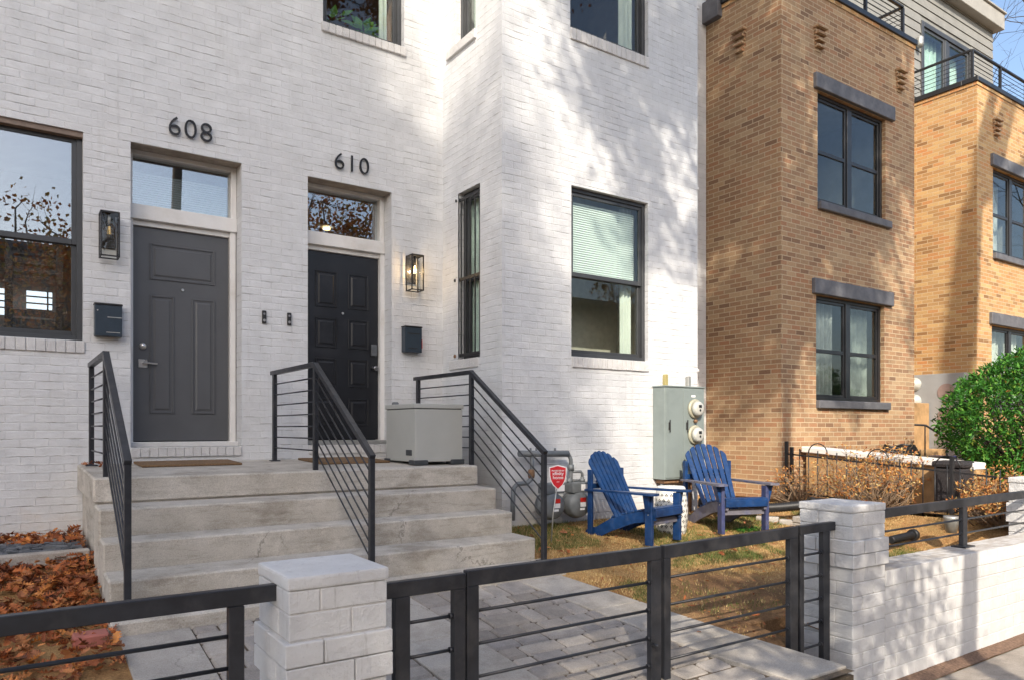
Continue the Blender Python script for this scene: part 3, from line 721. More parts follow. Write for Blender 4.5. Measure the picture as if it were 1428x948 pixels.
# ------------------------------------------------------------------ stoop
st = thing('concrete_stoop', (2.15, 6.2, .65), 'weathered grey concrete stoop with five steps up to both front doors', 'steps')
m = MB()
def tread(y0, y1, z0, z1, x0=.52, x1=3.79, nose=.018):
    m.hexa([(x0,y0+nose,z0),(x1,y0+nose,z0),(x0,y1,z0),(x1,y1,z0),(x0,y0,z1),(x1,y0,z1),(x0,y1,z1+.006),(x1,y1,z1+.006)], .012)
m.hexa([(.515,6.12,1.33),(3.79,6.12,1.33),(.515,7.598,1.33),(3.79,7.598,1.33),(.515,6.12,1.515),(3.79,6.12,1.515),(.515,7.598,1.558),(3.79,7.598,1.558)], .012)
m.box(.555, 3.77, 6.14, 7.597, .5, 1.329)
tread(5.79, 6.139, .5, 1.316); tread(5.52, 5.789, .5, 1.118); tread(5.165, 5.519, .5, .925)
m.box(.49, 3.86, 4.82, 5.164, .45, .745, .012)
m.build('steps', M['conc'], st)


# iron handrails ------------------------------------------------------------
def handrail(x, label, ywall=7.42, left=False):
    g = thing('handrail', (x, 6.2, 1.5), label, 'handrail', 'dark steel handrails on the stoop')
    ym, yl, zt, zl = 6.22, 5.03, 2.43, 1.655
    w = .04
    m = MB(); m.box(x-w/2, x+w/2, ywall-w, ywall, 1.545, zt-.012, .003); m.build('post', M['iron'], g)
    m = MB(); m.box(x-w/2, x+w/2, ym-w/2, ym+w/2, 1.45, zt-.012, .003); m.build('post', M['iron'], g)
    m = MB(); m.box(x-w/2, x+w/2, yl-w/2, yl+w/2, .745, zl, .003); m.build('post', M['iron'], g)
    m = MB(); m.beam((x, ywall+.06, zt), (x, ym-.01, zt), .046, .04, bev=.003)
    m.beam((x, ym+.012, zt+.003), (x, yl-.02, zl+.01), .045, .04, bev=.003); m.build('top_rail', M['iron'], g)
    for k in range(7):
        z = zt-.115-.105*k
        m = MB(); m.tube([(x, ywall-w, z), (x, ym, z)], .007, 6); m.build('bar', M['iron'], g)
        dz = z-zt; sl = (zt-zl)/(ym-yl)
        m = MB()
        a = Vector((x, ym, z)); b = Vector((x, yl, zl+dz))
        m.tube([a, b], .007, 6); m.build('bar', M['iron'], g)
    m = MB(); m.box(x-.05, x+.05, yl-.05, yl+.05, .745, .755, .002); m.build('base_plate', M['iron'], g)
    m = MB(); m.box(x-.045, x+.045, ywall-w-.025, ywall+.02, 1.545, 1.562, .002); m.build('base_plate', M['iron'], g)
    return g
handrail(.605, 'left dark steel handrail of the stoop, beside the grey door', 7.38)
handrail(2.20, 'middle dark steel handrail dividing the stoop between the two doors', 7.42)
handrail(3.775, 'right dark steel handrail of the stoop, behind the grey resin box', 7.38)

# doormats
def doormat(x0, x1, y0, y1, label):
    m = MB(); z = lambda y: 1.515+(y-6.12)*.029+.002
    m.hexa([(x0,y0,z(y0)),(x1,y0,z(y0)),(x0,y1,z(y1)),(x1,y1,z(y1)),(x0,y0,z(y0)+.02),(x1,y0,z(y0)+.02),(x0,y1,z(y1)+.02),(x1,y1,z(y1)+.02)], .005)
    tag(m.build('doormat', M['mat']), label, 'doormat')
doormat(.95, 1.78, 6.98, 7.50, 'brown coir doormat in front of the grey 608 door')
doormat(2.45, 3.15, 6.75, 7.45, 'brown coir doormat in front of the black 610 door')

# resin box ------------------------------------------------------------------
t = thing('storage_box', (3.47, 6.62, 1.54), 'grey resin storage box with dark feet on the landing beside the black door', 'box')
bx0, bx1, by0, by1, bz, bt = 3.19, 3.735, 6.30, 6.96, 1.555, 2.115
m = MB(); m.box(bx0+.01, bx1-.01, by0+.01, by1-.01, bz, bt-.052, .006, seg=2); body = m.build('body', M['box'], t)
m = MB(); m.box(bx0, bx1, by0, by1, bt-.045, bt, .008, seg=2); m.build('lid', M['box'], t)
m = MB(); m.box(bx0+.018, bx1-.018, by0+.018, by1-.018, bt-.053, bt-.044); m.build('gasket', M['boxdark'], t)
for (x, y) in ((bx0+.07, by0+.05), (bx1-.07, by0+.05), (bx0+.07, by1-.05), (bx1-.07, by1-.05)):
    m = MB(); m.box(x-.075, x+.075, y-.06, y+.06, 1.52+(y-6.12)*.029, bz+.018, .005); m.build('foot', M['boxdark'], t)
m = MB(); m.box(bx0-.001+.004, bx0+.012, by0+.07, by0+.19, bz+.06, bz+.115, .002); m.build('badge', M['boxdark'], t)
m = MB(); m.box(3.30, 3.36, 6.98, 7.04, bt-.06, bt+.035, .01); m.box(3.28, 3.38, 6.95, 7.05, 1.56, bt-.055, .01); m.build('power_inlet', M['pipe'], t)

# house numbers -----------------------------------------------------------
for (txt, cx, zc, lab) in (('608', 1.452, 4.655, 'black metal house number 608 above the grey door'), ('610', 3.085, 4.655, 'black metal house number 610 above the black door')):
    t = thing('house_number', (cx, F, zc), lab, 'house number')
    for k, ch in enumerate(txt):
        text_mesh(ch, .262, .009, 'digit', M['numeral'], t, (cx+(k-1)*.142, F-.022, zc-.005), bold=-.003)

# wall lanterns -----------------------------------------------------------
def lantern(x, z0, label, lit):
    t = thing('wall_lantern', (x, F, z0), label, 'lamp', 'black glass wall lanterns beside the doors')
    w, h, d = .155, .40, .15; y1 = F-.035; y0 = y1-d
    m = MB(); m.box(x-.06, x+.06, F-.02, F-.001, z0+.1, z0+h+.015, .004); m.box(x-.02, x+.02, y1-.01, F-.02, z0+h-.05, z0+h+.0, .003); m.build('backplate', M['iron2'], t)
    m = MB(); b = .006
    for xx in (x-w/2, x+w/2-2*b):
        for yy in (y0, y1-2*b): m.box(xx, xx+2*b, yy, yy+2*b, z0, z0+h)
    for zz in (z0, z0+h-2*b):
        m.box(x-w/2, x+w/2, y0+.0005, y0+2*b-.0005, zz-.0004, zz+2*b-.001); m.box(x-w/2, x+w/2, y1-2*b+.0005, y1-.0005, zz-.0004, zz+2*b-.001)
        for xx in (x-w/2+.0005, x+w/2-2*b+.0005): m.box(xx, xx+2*b-.001, y0, y1, zz-.0008, zz+2*b-.0015)
    m.box(x-w/2+.01, x+w/2-.01, y0+.01, y1-.01, z0+h-.004, z0+h+.004)
    m.box(x-.02, x+.02, y0+d/2-.02, y0+d/2+.02, z0+h+.004, z0+h+.016, .003)
    m.build('cage', M['iron2'], t)
    m = MB()
    for yy in (y0+.005, y1-.007): m.poly([(x-w/2+.01,yy,z0+.01),(x+w/2-.01,yy,z0+.01),(x+w/2-.01,yy,z0+h-.01),(x-w/2+.01,yy,z0+h-.01)])
    for xx in (x-w/2+.005, x+w/2-.005): m.poly([(xx,y0+.01,z0+.01),(xx,y1-.01,z0+.01),(xx,y1-.01,z0+h-.01),(xx,y0+.01,z0+h-.01)])
    m.build('glass', M['glass_lit'], t)
    yc = y0+d/2
    m = MB(); m.lathe((x, yc, z0+h-.10), [(.012,0),(.014,.09)], seg=12); sk = m.build('socket', M['galv'] if not lit else M['iron2'], t)
    m = MB(); m.lathe((x, yc, z0+h-.215), [(.004,0),(.022,.02),(.029,.05),(.024,.08),(.013,.115)], seg=16); bl = m.build('bulb', M['glass_lit'], t)
    m = MB()
    for k in range(4): a = k*1.57; m.tube([(x+.012*math.cos(a), yc+.012*math.sin(a), z0+h-.19), (x+.007*math.cos(a), yc+.007*math.sin(a), z0+h-.12)], .0022 if lit else .001, 5)
    m.build('filament', M['filament'] if lit else M['filament_dim'], bl)
    if lit:
        ld = bpy.data.lights.new('bulb_light', 'POINT'); ld.energy = 2.2; ld.color = (1, .66, .32); ld.shadow_soft_size = .02
        lo = link(bpy.data.objects.new('bulb_light', ld)); lo.location = Vector((x, yc, z0+h-.16)) - wloc(bl); lo.parent = bl
lantern(.755, 3.40, 'unlit black glass wall lantern left of the grey door', False)
lantern(3.80, 3.42, 'lit black glass wall lantern glowing right of the black door', True)

# mailboxes
def mailbox(x0, x1, z0, z1, label, kind):
    t = thing('mailbox', ((x0+x1)/2, F, z0), label, 'mailbox'); cm = plain('mailbox enamel', (.03,.045,.062), .35, .2, var=.1)
    y0 = F-.10
    m = MB(); m.box(x0, x1, y0, F-.001, z0, z1-.012, .005, seg=2); m.build('body', cm, t)
    m = MB(); m.box(x0-.004, x1+.004, y0-.008, F-.001, z1-.010, z1+.006, .003); m.build('lid', M['iron2'], t)
    if kind == 0:
        m = MB(); m.box(x0+.10, x0+.215, y0-.004, y0+.001, z0+.165, z0+.172); m.build('slot', M['galv'], t)
        m = MB(); m.box(x0+.09, x0+.2, y0-.003, y0+.001, z0+.03, z0+.036); m.build('slot', M['galv'], t)
        m = MB(); m.lathe((x0+.022, y0, z1-.06), [(.006,-.004),(.006,0)], (0,1,0), 10); m.build('lock', M['nickel'], t)
    else:
        m = MB(); m.box(x0+.03, x1-.03, y0-.003, y0+.001, z0+.20, z0+.212); m.build('slot', M['plastic_blk'], t)
        m = MB(); m.box(x0+.04, x1-.06, y0-.003, y0+.001, z0+.04, z0+.05); m.build('slot', M['plastic_blk'], t)
        m = MB(); m.box(x1+.001, x1+.012, y0+.01, y0+.03, z0+.05, z0+.15, .003); m.build('flag', M['redspot'], t)
mailbox(.642, .86, 2.70, 2.985, 'dark blue wall mailbox left of the grey door', 0)
mailbox(3.685, 3.895, 2.735, 3.02, 'dark wall mailbox with red flag right of the black door', 1)
def bell(x, z, label):
    t = thing('doorbell', (x, F, z), label, 'doorbell')
    m = MB(); m.box(x-.022, x+.022, F-.024, F-.001, z, z+.13, .01, seg=2); m.build('body', M['plastic_blk'], t)
    m = MB(); m.lathe((x, F-.024, z+.095), [(.011,-.002),(.012,0)], (0,1,0), 14); m.build('lens', plain('lens', (.25,.25,.27), .2), t)
    m = MB(); m.lathe((x, F-.024, z+.032), [(.013,-.003),(.014,0)], (0,1,0), 14); m.build('button', plain('button grey', (.3,.3,.3), .4), t)
bell(2.150, 2.935, 'black doorbell on the white wall, left of the pair'); bell(2.405, 2.935, 'black doorbell on the white wall, right of the pair beside the black door')

# ------------------------------------------------------------------ street front masonry
def stack(m, x0, x1, y0, y1, courses, led=(), L=.29, seed=1):
    rnd = random.Random(seed)
    for k, (za, zb) in enumerate(courses):
        e = .018 if k in led else 0
        X0, X1_, Y0, Y1 = x0-e, x1+e, y0-e, y1+e
        def cuts(a, b, ph):
            w = b-a; f = (.32, .62)[ph] if w < .6 else None
            if f: return [a, a+w*(f+rnd.uniform(-.03,.03)), b]
            out = [a]; x = a+L*(.5 if ph else 1)
            while x < b-.06: out.append(x); x += L
            return out+[b]
        xs_ = cuts(X0, X1_, k % 2); ys_ = cuts(Y0, Y1, (k+1) % 2)
        g = .0042
        for i in range(len(xs_)-1):
            for j in range(len(ys_)-1):
                jx = [rnd.uniform(-.002, .002) for _ in range(4)]
                m.box(xs_[i]+(g/2 if i else jx[0]), xs_[i+1]-(g/2 if i < len(xs_)-2 else jx[1]),
                      ys_[j]+(g/2 if j else jx[2]), ys_[j+1]-(g/2 if j < len(ys_)-2 else jx[3]), za+.0024, zb-.0024, .0042)
def pillar(x0, x1, y0, y1, cap0, cap1, zs, led, label, seed, base=-.02):
    t = thing('brick_pillar', ((x0+x1)/2, (y0+y1)/2, base), label, 'pillar')
    m = MB(); stack(m, x0, x1, y0, y1, zs, led, seed=seed); m.build('shaft', M['masonry'], t)
    m = MB(); m.box(x0+.006, x1-.006, y0+.006, y1-.006, base, cap0, 0); m.build('mortar_core', M['core'], t)
    m = MB(); m.box(x0-.006, x1+.008, y0-.004, y1+.006, cap0+.001, cap1, .012, seg=2); m.build('cap', M['masonry'], t)
def courses(top, n, h=.098): return [(top-(i+1)*h, top-i*h) for i in range(n)]
pillar(.903, 1.317, 2.85, 3.262, 1.24, 1.295, [(1.148,1.24),(1.042,1.148),(.942,1.040),(.843,.942)]+courses(.843, 9), (2,3), 'white painted brick gate pillar at the left end of the gate, in the foreground', 3)
pillar(4.785, 5.195, 2.85, 3.262, 1.291, 1.345, [(1.197,1.291),(1.103,1.197),(1.006,1.103),(.909,1.006)]+courses(.909, 9), (2,3), 'white painted brick gate pillar at the right end of the gate', 5)
pillar(8.27, 8.69, 2.87, 3.28, 1.335, 1.39, courses(1.335, 14), (2,3), 'white painted brick pillar at the far right edge, standing in the low wall', 8)
def street_wall(x0, x1, label, seed, top=.855, rl=True):
    t = thing('street_wall', ((x0+x1)/2, 3.0, -.02), label, 'wall')
    rnd = random.Random(seed); m = MB()
    y0, y1 = 2.853, 3.14
    z = top-.118; k = 0
    while z > -.05:
        zb = z; za = z-.0995; x = x0-(.15 if k % 2 else 0)
        while x < x1:
            xa = max(x, x0); xb = min(x+.298, x1)
            if xb-xa > .02:
                j = rnd.uniform(-.0018, .0018)
                m.box(xa+.002, xb-.002, y0+j, y1, za+.0024, zb-.0024, .0042)
            x += .298
        z = za; k += 1
    m.build('courses', M['masonry'], t)
    m = MB(); x = x0
    while x < x1-.02:
        w_ = min(.099, x1-x); j = rnd.uniform(-.003, .003)
        m.box(x+.0012, x+w_-.0012, y0-.003+j, y1+.003, top-.116, top+rnd.uniform(-.0015,.0015), .006, seg=2); x += .099
    m.build('coping', M['coping'], t)
    m = MB(); m.box(x0+.003, x1-.003, y0+.006, y1-.008, -.03, top-.012); m.build('mortar_core', M['core'], t)
n = NT('stained white coping'); v = n.obj(); nz = n.sep(n.n('NewGeometry').outputs['Normal'])[2]
c0 = n.ramp(n.noise(v, 7, 5, .6), [(.25, (.55,.54,.52)), (.7, (.65,.645,.635))])
st_ = n.mapr(n.noise(n.vmap(v, (1.2,5,1)), 2.5, 6, .7), .35, .6)
c0 = n.mix(n.math('MULTIPLY', n.math('MULTIPLY', st_, nz, clamp=True), .7), c0, (.30,.25,.20))
s2_ = n.mapr(n.noise(n.vmap(v, (10,10,1.2)), 2.2, 5, .7), .6, .74); c0 = n.mix(n.math('MULTIPLY', s2_, .4), c0, (.3,.28,.25))
M['coping'] = n.done(n.bsdf(c0, .7, 0, n.bump(n.noise(v, 38, 6, .7), .6, .006), .3))
street_wall(5.2, 8.262, 'low white painted brick wall right of the gate pillar, topped by a steel rail', 11)
street_wall(8.70, 13.0, 'low white painted brick wall continuing beyond the far right pillar', 12)
street_wall(-6, .895, 'low white painted brick wall left of the left gate pillar', 13, top=.62)

# gate, panels and rails -----------------------------------------------------
GY = 3.0
def barset(parent, x0, x1, zs, r=.0085, nub=True, y=GY):
    for z in zs:
        m = MB(); m.tube([(x0, y, z), (x1, y, z)], r, 8)
        if nub: m.lathe((x1-.016, y, z), [(.015,0),(.013,.016)], (1,0,0), 10)
        m.build('bar', M['iron'], parent)
def frame_part(parent, x0, x1, z0, z1, sl, sr, top=.075, zt2=None, y=GY, over=(0,0), hw=.021, bottom=True):
    zt2 = zt2 or z1
    m = MB()
    a, b = x0-over[0], x1+over[1]
    m.hexa([(a,y-hw,z1-top),(b,y-hw,zt2-top),(a,y+hw,z1-top),(b,y+hw,zt2-top),(a,y-hw,z1),(b,y-hw,zt2),(a,y+hw,z1),(b,y+hw,zt2)], .003)
    m.build('top_rail', M['iron'], parent)
    m = MB(); m.box(x0, x0+sl, y-hw+.001, y+hw-.001, z0, z1-top, .003); m.build('stile', M['iron'], parent)
    m = MB(); m.box(x1-sr, x1, y-hw+.001, y+hw-.001, z0, zt2-top, .003); m.build('stile', M['iron'], parent)
    if bottom:
        m = MB(); m.box(x0+sl, x1-sr, y-hw+.002, y+hw-.002, z0, z0+.045, .003); m.build('bottom_rail', M['iron'], parent)
ZS = [1.006-.158*k for k in range(5)]
t = thing('gate_leaf', (2.42, GY, .3), 'wide left gate leaf of dark steel with thin horizontal bars', 'gate', 'dark steel gate leaves')
frame_part(t, 1.787, 3.072, .30, 1.205, .065, .078); barset(t, 1.85, 2.995, ZS)
m = MB(); m.lathe((3.0, GY-.02, .66), [(.01,0),(.01,-.05)], (0,1,0), 8); m.build('latch', M['iron'], t)
t = thing('gate_leaf', (3.73, GY, .3), 'right gate leaf of dark steel, hinged beside the right white pillar panel', 'gate', 'dark steel gate leaves')
frame_part(t, 3.098, 4.356, .24, 1.205, .052, .085, .075, 1.222); barset(t, 3.15, 4.272, [z+.012 for z in ZS]+[.225+.03])
t = thing('fence_panel', (1.6, GY, .3), 'narrow dark steel fence panel between the left white pillar and the gate', 'fence panel', 'short steel fence panels beside the gate')
frame_part(t, 1.415, 1.778, .24, 1.195, .075, .062, .07, over=(.09,0)); barset(t, 1.49, 1.716, [z-.005 for z in ZS])
t = thing('fence_panel', (4.55, GY, .1), 'narrow dark steel fence panel fixed to the right white pillar', 'fence panel', 'short steel fence panels beside the gate')
frame_part(t, 4.380, 4.722, .08, 1.222, .045, .075, .06, 1.224, over=(0,.07)); barset(t, 4.425, 4.648, [z+.012 for z in ZS]+[.225])
# left fence
t = thing('steel_fence', (-1.5, GY, .6), 'long dark steel fence with thin bars running left from the left white pillar', 'fence')
m = MB(); m.box(-3.2, .905, GY+.01, GY+.052, 1.175, 1.243, .003); m.build('top_rail', M['iron'], t)
for x in (.717, -1.0, -2.8):
    m = MB(); m.box(x, x+.06, GY+.011, GY+.051, .62, 1.174, .003); m.build('post', M['iron'], t)
for z in (1.056, .93, .80):
    m = MB(); m.tube([(-3.2, GY+.03, z), (.72, GY+.03, z)], .009, 8); m.build('bar', M['iron'], t)
m = MB(); m.lathe((.896, GY+.03, 1.223), [(.015,-.012),(.02,.0),(.018,.008)], (1,0,0), 10); m.build('weld', M['trim'], t)
# right rail on wall
t = thing('wall_rail', (6.8, 3.05, .855), 'dark steel rail with two thin bars on the low white wall beside the gate pillar', 'rail')
m = MB(); m.hexa([(5.19,3.03,1.19),(8.28,3.03,1.212),(5.19,3.07,1.19),(8.28,3.07,1.212),(5.19,3.03,1.262),(8.28,3.03,1.284),(5.19,3.07,1.262),(8.28,3.07,1.284)], .003); m.build('top_rail', M['iron'], t)
m = MB(); m.box(6.77, 6.845, 3.03, 3.07, .86, 1.20, .003); m.box(6.72, 6.90, 2.99, 3.11, .856, .868, .003); m.build('post', M['iron'], t)
for z in (1.085, .965):
    m = MB(); m.tube([(5.19, 3.05, z), (8.28, 3.05, z+.012)], .0085, 8); m.lathe((6.752, 3.05, z+.008), [(.013,0),(.014,.018)], (1,0,0), 10); m.build('bar', M['iron'], t)
t = thing('wall_rail', (9.0, 3.05, .855), 'dark steel rail on the low white wall beyond the far right pillar', 'rail')
m = MB(); m.box(8.66, 12.9, 3.03, 3.07, 1.22, 1.29, .003); m.build('top_rail', M['iron'], t)
for x in (10.2, 12.0):
    m = MB(); m.box(x, x+.075, 3.031, 3.069, .86, 1.219, .003); m.build('post', M['iron'], t)
for z in (1.10, .975):
    m = MB(); m.tube([(8.66, 3.05, z), (12.9, 3.05, z)], .0085, 8); m.build('bar', M['iron'], t)

# ------------------------------------------------------------------ Adirondack chairs
def adirondack(loc, rz, s_, label):
    # local: x = sitter's right, y = forward, z up
    t = thing('garden_chair', loc, label, 'chair', 'blue slatted garden chairs on the lawn', rz)
    t.scale = (s_, s_, s_)
    def P(name, fn, mat=M['blue'], par=None):
        m = MB(); fn(m); return m.build(name, mat, par or t, local=True)
    for sx in (-1, 1):
        P('leg', lambda m: m.box(sx*.285-.022*1, sx*.285+.022, .235, .325, 0, .535, .004), M['blue'] if s_ < .92 else M['bluemix'])
        P('leg', lambda m: m.box(sx*.30-.02, sx*.30+.02, -.535, -.475, .02, .79, .004))
        def stringer(m):
            x0_, x1_ = sx*.245-.016, sx*.245+.016
            prof = [(-.60,.0),(-.62,.06),(-.56,.115),(-.45,.135),(-.26,.24),(0,.325),(.31,.385),(.34,.37),(.34,.27),(.05,.215),(-.25,.10),(-.45,.0)]
            a = [m.bm.verts.new((x0_, y, z)) for y, z in prof]; b = [m.bm.verts.new((x1_, y, z)) for y, z in prof]
            m.bm.faces.new(a); m.bm.faces.new(b[::-1])
            for i in range(len(a)): j = (i+1) % len(a); m.bm.faces.new((a[i], b[i], b[j], a[j]))
        P('side_rail', stringer, M['blue'] if s_ < .92 else M['bluewood'])
        def arm(m):
            out = [(-.56,.285),(-.56,.34),(-.2,.355),(.15,.385),(.36,.405),(.405,.39),(.415,.34),(.40,.275),(.2,.255),(-.3,.275)]
            a = [m.bm.verts.new((sx*x, y, .545)) for y, x in out]; b = [m.bm.verts.new((sx*x, y, .568)) for y, x in out]
            m.bm.faces.new(a); m.bm.faces.new(b[::-1])
            for i in range(len(a)): j = (i+1) % len(a); m.bm.faces.new((a[i], b[i], b[j], a[j]))
        P('armrest', arm, M['bluewood'] if s_ > .92 else M['blue'])
        P('arm_bracket', lambda m: m.hexa([(sx*.312-.01,.25,.36),(sx*.312+.01,.25,.36),(sx*.312-.01,.31,.36),(sx*.312+.01,.31,.36),(sx*.34-.03,.25,.545),(sx*.34+.03,.25,.545),(sx*.34-.03,.31,.545),(sx*.34+.03,.31,.545)]))
    def seat(m):
        for (y, z) in ((.02,.34),(.12,.362),(.22,.385)):
            m.beam((-.265, y, z), (.265, y, z), .086, .02, up=(0,-.24,1), bev=.004)
        m.beam((-.27, .31, .395), (.27, .31, .395), .09, .022, up=(0,.05,1), bev=.005)
        m.beam((-.27, .352, .345), (.27, .352, .345), .022, .082, up=(0,0,1), bev=.005)
        m.beam((-.265, -.07, .315), (.265, -.07, .315), .08, .02, up=(0,-.3,1), bev=.004)
    P('seat', seat)
    P('front_stretcher', lambda m: m.beam((-.265,.285,.245), (.265,.285,.245), .02, .07, bev=.003), M['bluewood'])
    def back(m):
        n_ = 7; d = Vector((0, -.43, .77)).normalized(); base = Vector((0, -.19, .215)); up = Vector((0, d.z, -d.y))
        for k in range(n_):
            u = (k-(n_-1)/2); xb, xt = u*.066, u*.083
            HL = lambda xx: .885 - .13*(abs(xx)/.27)**2.2
            w0, w1 = .0245, .0320
            def pt(x, l, th): q = base+d*l+up*th; return (x, q.y, q.z)
            lf = [ (xb-w0, 0), (xb+w0, 0), (xt+w1, HL(xt+w1)-.012), (xt+w1*.7, HL(xt+w1*.7)), (xt, HL(xt)+.004), (xt-w1*.7, HL(xt-w1*.7)), (xt-w1, HL(xt-w1)-.012)]
            a = [m.bm.verts.new(pt(x, l, 0)) for x, l in lf]; b = [m.bm.verts.new(pt(x, l, .018)) for x, l in lf]
            m.bm.faces.new(a); m.bm.faces.new(b[::-1])
            for i in range(len(a)): j = (i+1) % len(a); m.bm.faces.new((a[i], b[i], b[j], a[j]))
    P('backrest', back)
    def br(m):
        m.beam((-.30, -.505, .60), (.30, -.505, .60), .025, .06, bev=.003)
        m.beam((-.235, -.462, .665), (.235, -.462, .665), .02, .055, up=(0,.43,.77), bev=.003)
        m.beam((-.25, -.245, .245), (.25, -.245, .245), .02, .07, up=(0,.43,.77), bev=.003)
    P('back_brace', br)
    def bolts(m):
        for sx in (-1, 1):
            for z in (.33, .37): m.lathe((sx*.308, .28, z), [(.007,0),(.005,.004)], (sx,0,0), 8)
    P('bolts', bolts, M['galv'])
    return t
# heading angle phi of the seat in the ground plane; rz = phi - 90 deg
adirondack((5.34, 5.45, .74), R(-78-90), .90, 'navy blue slatted garden chair nearer the steps, facing right')
adirondack((6.66, 5.42, .745), R(-108.6-90), .95, 'navy blue slatted garden chair with greyed arms, right of the ceramic stool')

# ceramic garden stool -----------------------------------------------------
t = thing('garden_stool', (5.98, 5.66, .70), 'white pierced ceramic garden stool standing between the two blue chairs', 'stool')
prof = [(.125,0),(.15,.005),(.158,.03),(.172,.12),(.182,.22),(.182,.32),(.172,.42),(.158,.50),(.155,.53),(.14,.548),(.05,.555)]
m = MB(); m.lathe((5.98, 5.66, .70), prof, seg=36); m.build('body', M['ceramic'], t)
m = MB()
def rad(h):
    for (r0, h0), (r1, h1) in zip(prof, prof[1:]):
        if h0 <= h <= h1: return lerp(r0, r1, (h-h0)/(h1-h0+1e-9))
    return .16
for j in range(8):
    h = .07+j*.055
    for i in range(20):
        a = (i+.5*(j % 2))/20*2*math.pi; r = rad(h)+.0012
        for (da, dh) in ((.062,0),(-.062,0),(0,.0125),(0,-.0125)):
            aa = a+da; c = Vector((5.98+r*math.cos(aa), 5.66+r*math.sin(aa), .70+h+dh)); tn = Vector((-math.sin(aa), math.cos(aa), 0)); up = Vector((0,0,1))
            m.poly([tuple(c+tn*.0085), tuple(c+up*.0085), tuple(c-tn*.0085), tuple(c-up*.0085)])
m.build('pierced_pattern', M['hole'], t)

# ------------------------------------------------------------------ electric cabinet on the bay
t = thing('electric_cabinet', (6.75, B_, 1.27), 'tall grey green electric meter cabinet on the white bay wall', 'electric cabinet')
cx0, cx1, cz0, cz1, cy = 6.385, 7.07, 1.27, 2.38, B_-.20
m = MB(); m.box(cx0, cx1, cy, B_-.001, cz0, cz1-.012, .006); m.build('case', M['cab'], t)
m = MB(); m.box(cx0-.01, cx1+.01, cy-.012, B_-.001, cz1-.011, cz1+.006, .003); m.build('hood', M['cab'], t)
m = MB(); m.box(cx0+.012, cx0+.30, cy-.008, cy-.0005, cz0+.02, cz1-.03, .003); d1 = m.build('cover', M['cab'], t)
m = MB(); m.box(cx0+.31, cx1-.012, cy-.008, cy-.0005, cz0+.02, cz1-.03, .003); d2 = m.build('cover', M['cab'], t)
for xx, dd in ((cx0+.05, d1), (cx0+.35, d2)):
    m = MB(); m.box(xx, xx+.03, cy-.018, cy-.008, 1.86, 1.95, .004); m.box(xx+.008, xx+.022, cy-.03, cy-.018, 1.83, 1.98, .004); m.build('latch', M['plastic_blk'], dd)
for zz in (2.115, 1.80):
    m = MB(); m.lathe((cx1-.19, cy-.008, zz), [(.115,0),(.118,-.018),(.108,-.03),(.085,-.03)], (0,1,0), 28); soc = m.build('meter_socket', plain('cream ring', (.42,.40,.30), .5, .2), t)
    m = MB(); m.lathe((cx1-.19, cy-.043, zz), [(.088,0),(.09,-.03),(.08,-.052),(.062,-.060),(.0,-.061)], (0,1,0), 28); mt = m.build('meter', M['meter'], soc)
    m = MB(); m.box(cx1-.215, cx1-.165, cy-.107, cy-.103, zz+.01, zz+.045, .001); m.lathe((cx1-.19, cy-.1038, zz-.02), [(.015,0),(.015,-.003)], (0,1,0), 12)
    m.build('meter_display', M['plastic_blk'], soc)
    m = MB(); m.lathe((cx1-.19, cy-.01, zz-.15), [(.02,0),(.022,-.03),(.012,-.045)], (0,1,0), 12); m.build('seal', M['rust'], soc)
m = MB(); m.box(cx1-.24, cx1-.17, cy-.0095, cy-.008, 2.255, 2.28); m.build('sticker', M['white'], d2)
m = MB(); m.box(6.545, 6.59, B_-.06, B_-.01, 2.386, 2.53, .004); m.build('conduit', plain('ochre conduit', (.36,.30,.12), .6), t)
m = MB(); m.box(6.945, 6.99, B_-.06, B_-.01, 2.386, 2.52, .004); m.build('conduit', M['galv'], t)
for x in (6.46, 6.93):
    m = MB(); m.tube([(x, B_-.09, 1.27), (x, B_-.09, 1.16), (x+.01, B_-.08, .8)], .028, 10); m.build('conduit', M['pipe'] if x < 6.6 else M['rust'], t)
m = MB(); m.box(6.42, 7.05, B_-.17, B_-.01, 1.22, 1.268, .01); m.build('base_rail', M['rust'], t)

# ------------------------------------------------------------------ gas meters
def gp(u, v, y):  # measured from the picture, on a plane at depth y in front of the bay
    f = 1028.; th = math.atan(704/f); a = (u-714)/f; d = (math.sin(th)+a*math.cos(th), math.cos(th)-a*math.sin(th), (597-v)/f); k = y/d[1]
    return (d[0]*k, y, EYE+d[2]*k)
yp = 6.20
t = thing('gas_pipework', (4.5, 6.25, 1.2), 'grey gas pipework with thick header and elbow on the white wall behind the stoop rail', 'pipes')
m = MB(); m.tube([gp(724,632,yp), gp(792,632,yp)], .034, 14); m.build('header_pipe', M['pipe'], t)
m = MB(); m.tube([gp(742,632,yp), gp(742,650,yp), gp(741,661,yp), gp(740,668,yp), gp(735,673,yp), gp(722,674,yp), gp(716,680,yp), gp(715,706,yp), gp(715,725,yp)], [.022,.022,.022,.024,.025,.025,.025,.025,.025], 12); m.build('riser', M['pipe'], t)
m = MB(); m.lathe(gp(741,660,yp), [(.03,-.045),(.036,-.02),(.036,.02),(.03,.045)], (0,0,1), 12); m.build('valve', M['rust'], t)
m = MB()
for u in (740, 748, 774): m.tube([gp(u,630,yp), gp(u,624,yp)], .012, 8)
m.build('fitting', M['pipe'], t)
m = MB(); m.tube([gp(786,631,yp), gp(793,633,yp), gp(796,640,yp), gp(796,664,yp), gp(795,686,yp)], .022, 12); m.lathe(gp(796,651,yp), [(.035,-.03),(.035,.03)], (0,0,1), 8); m.build('drop_pipe', M['pipe'], t)
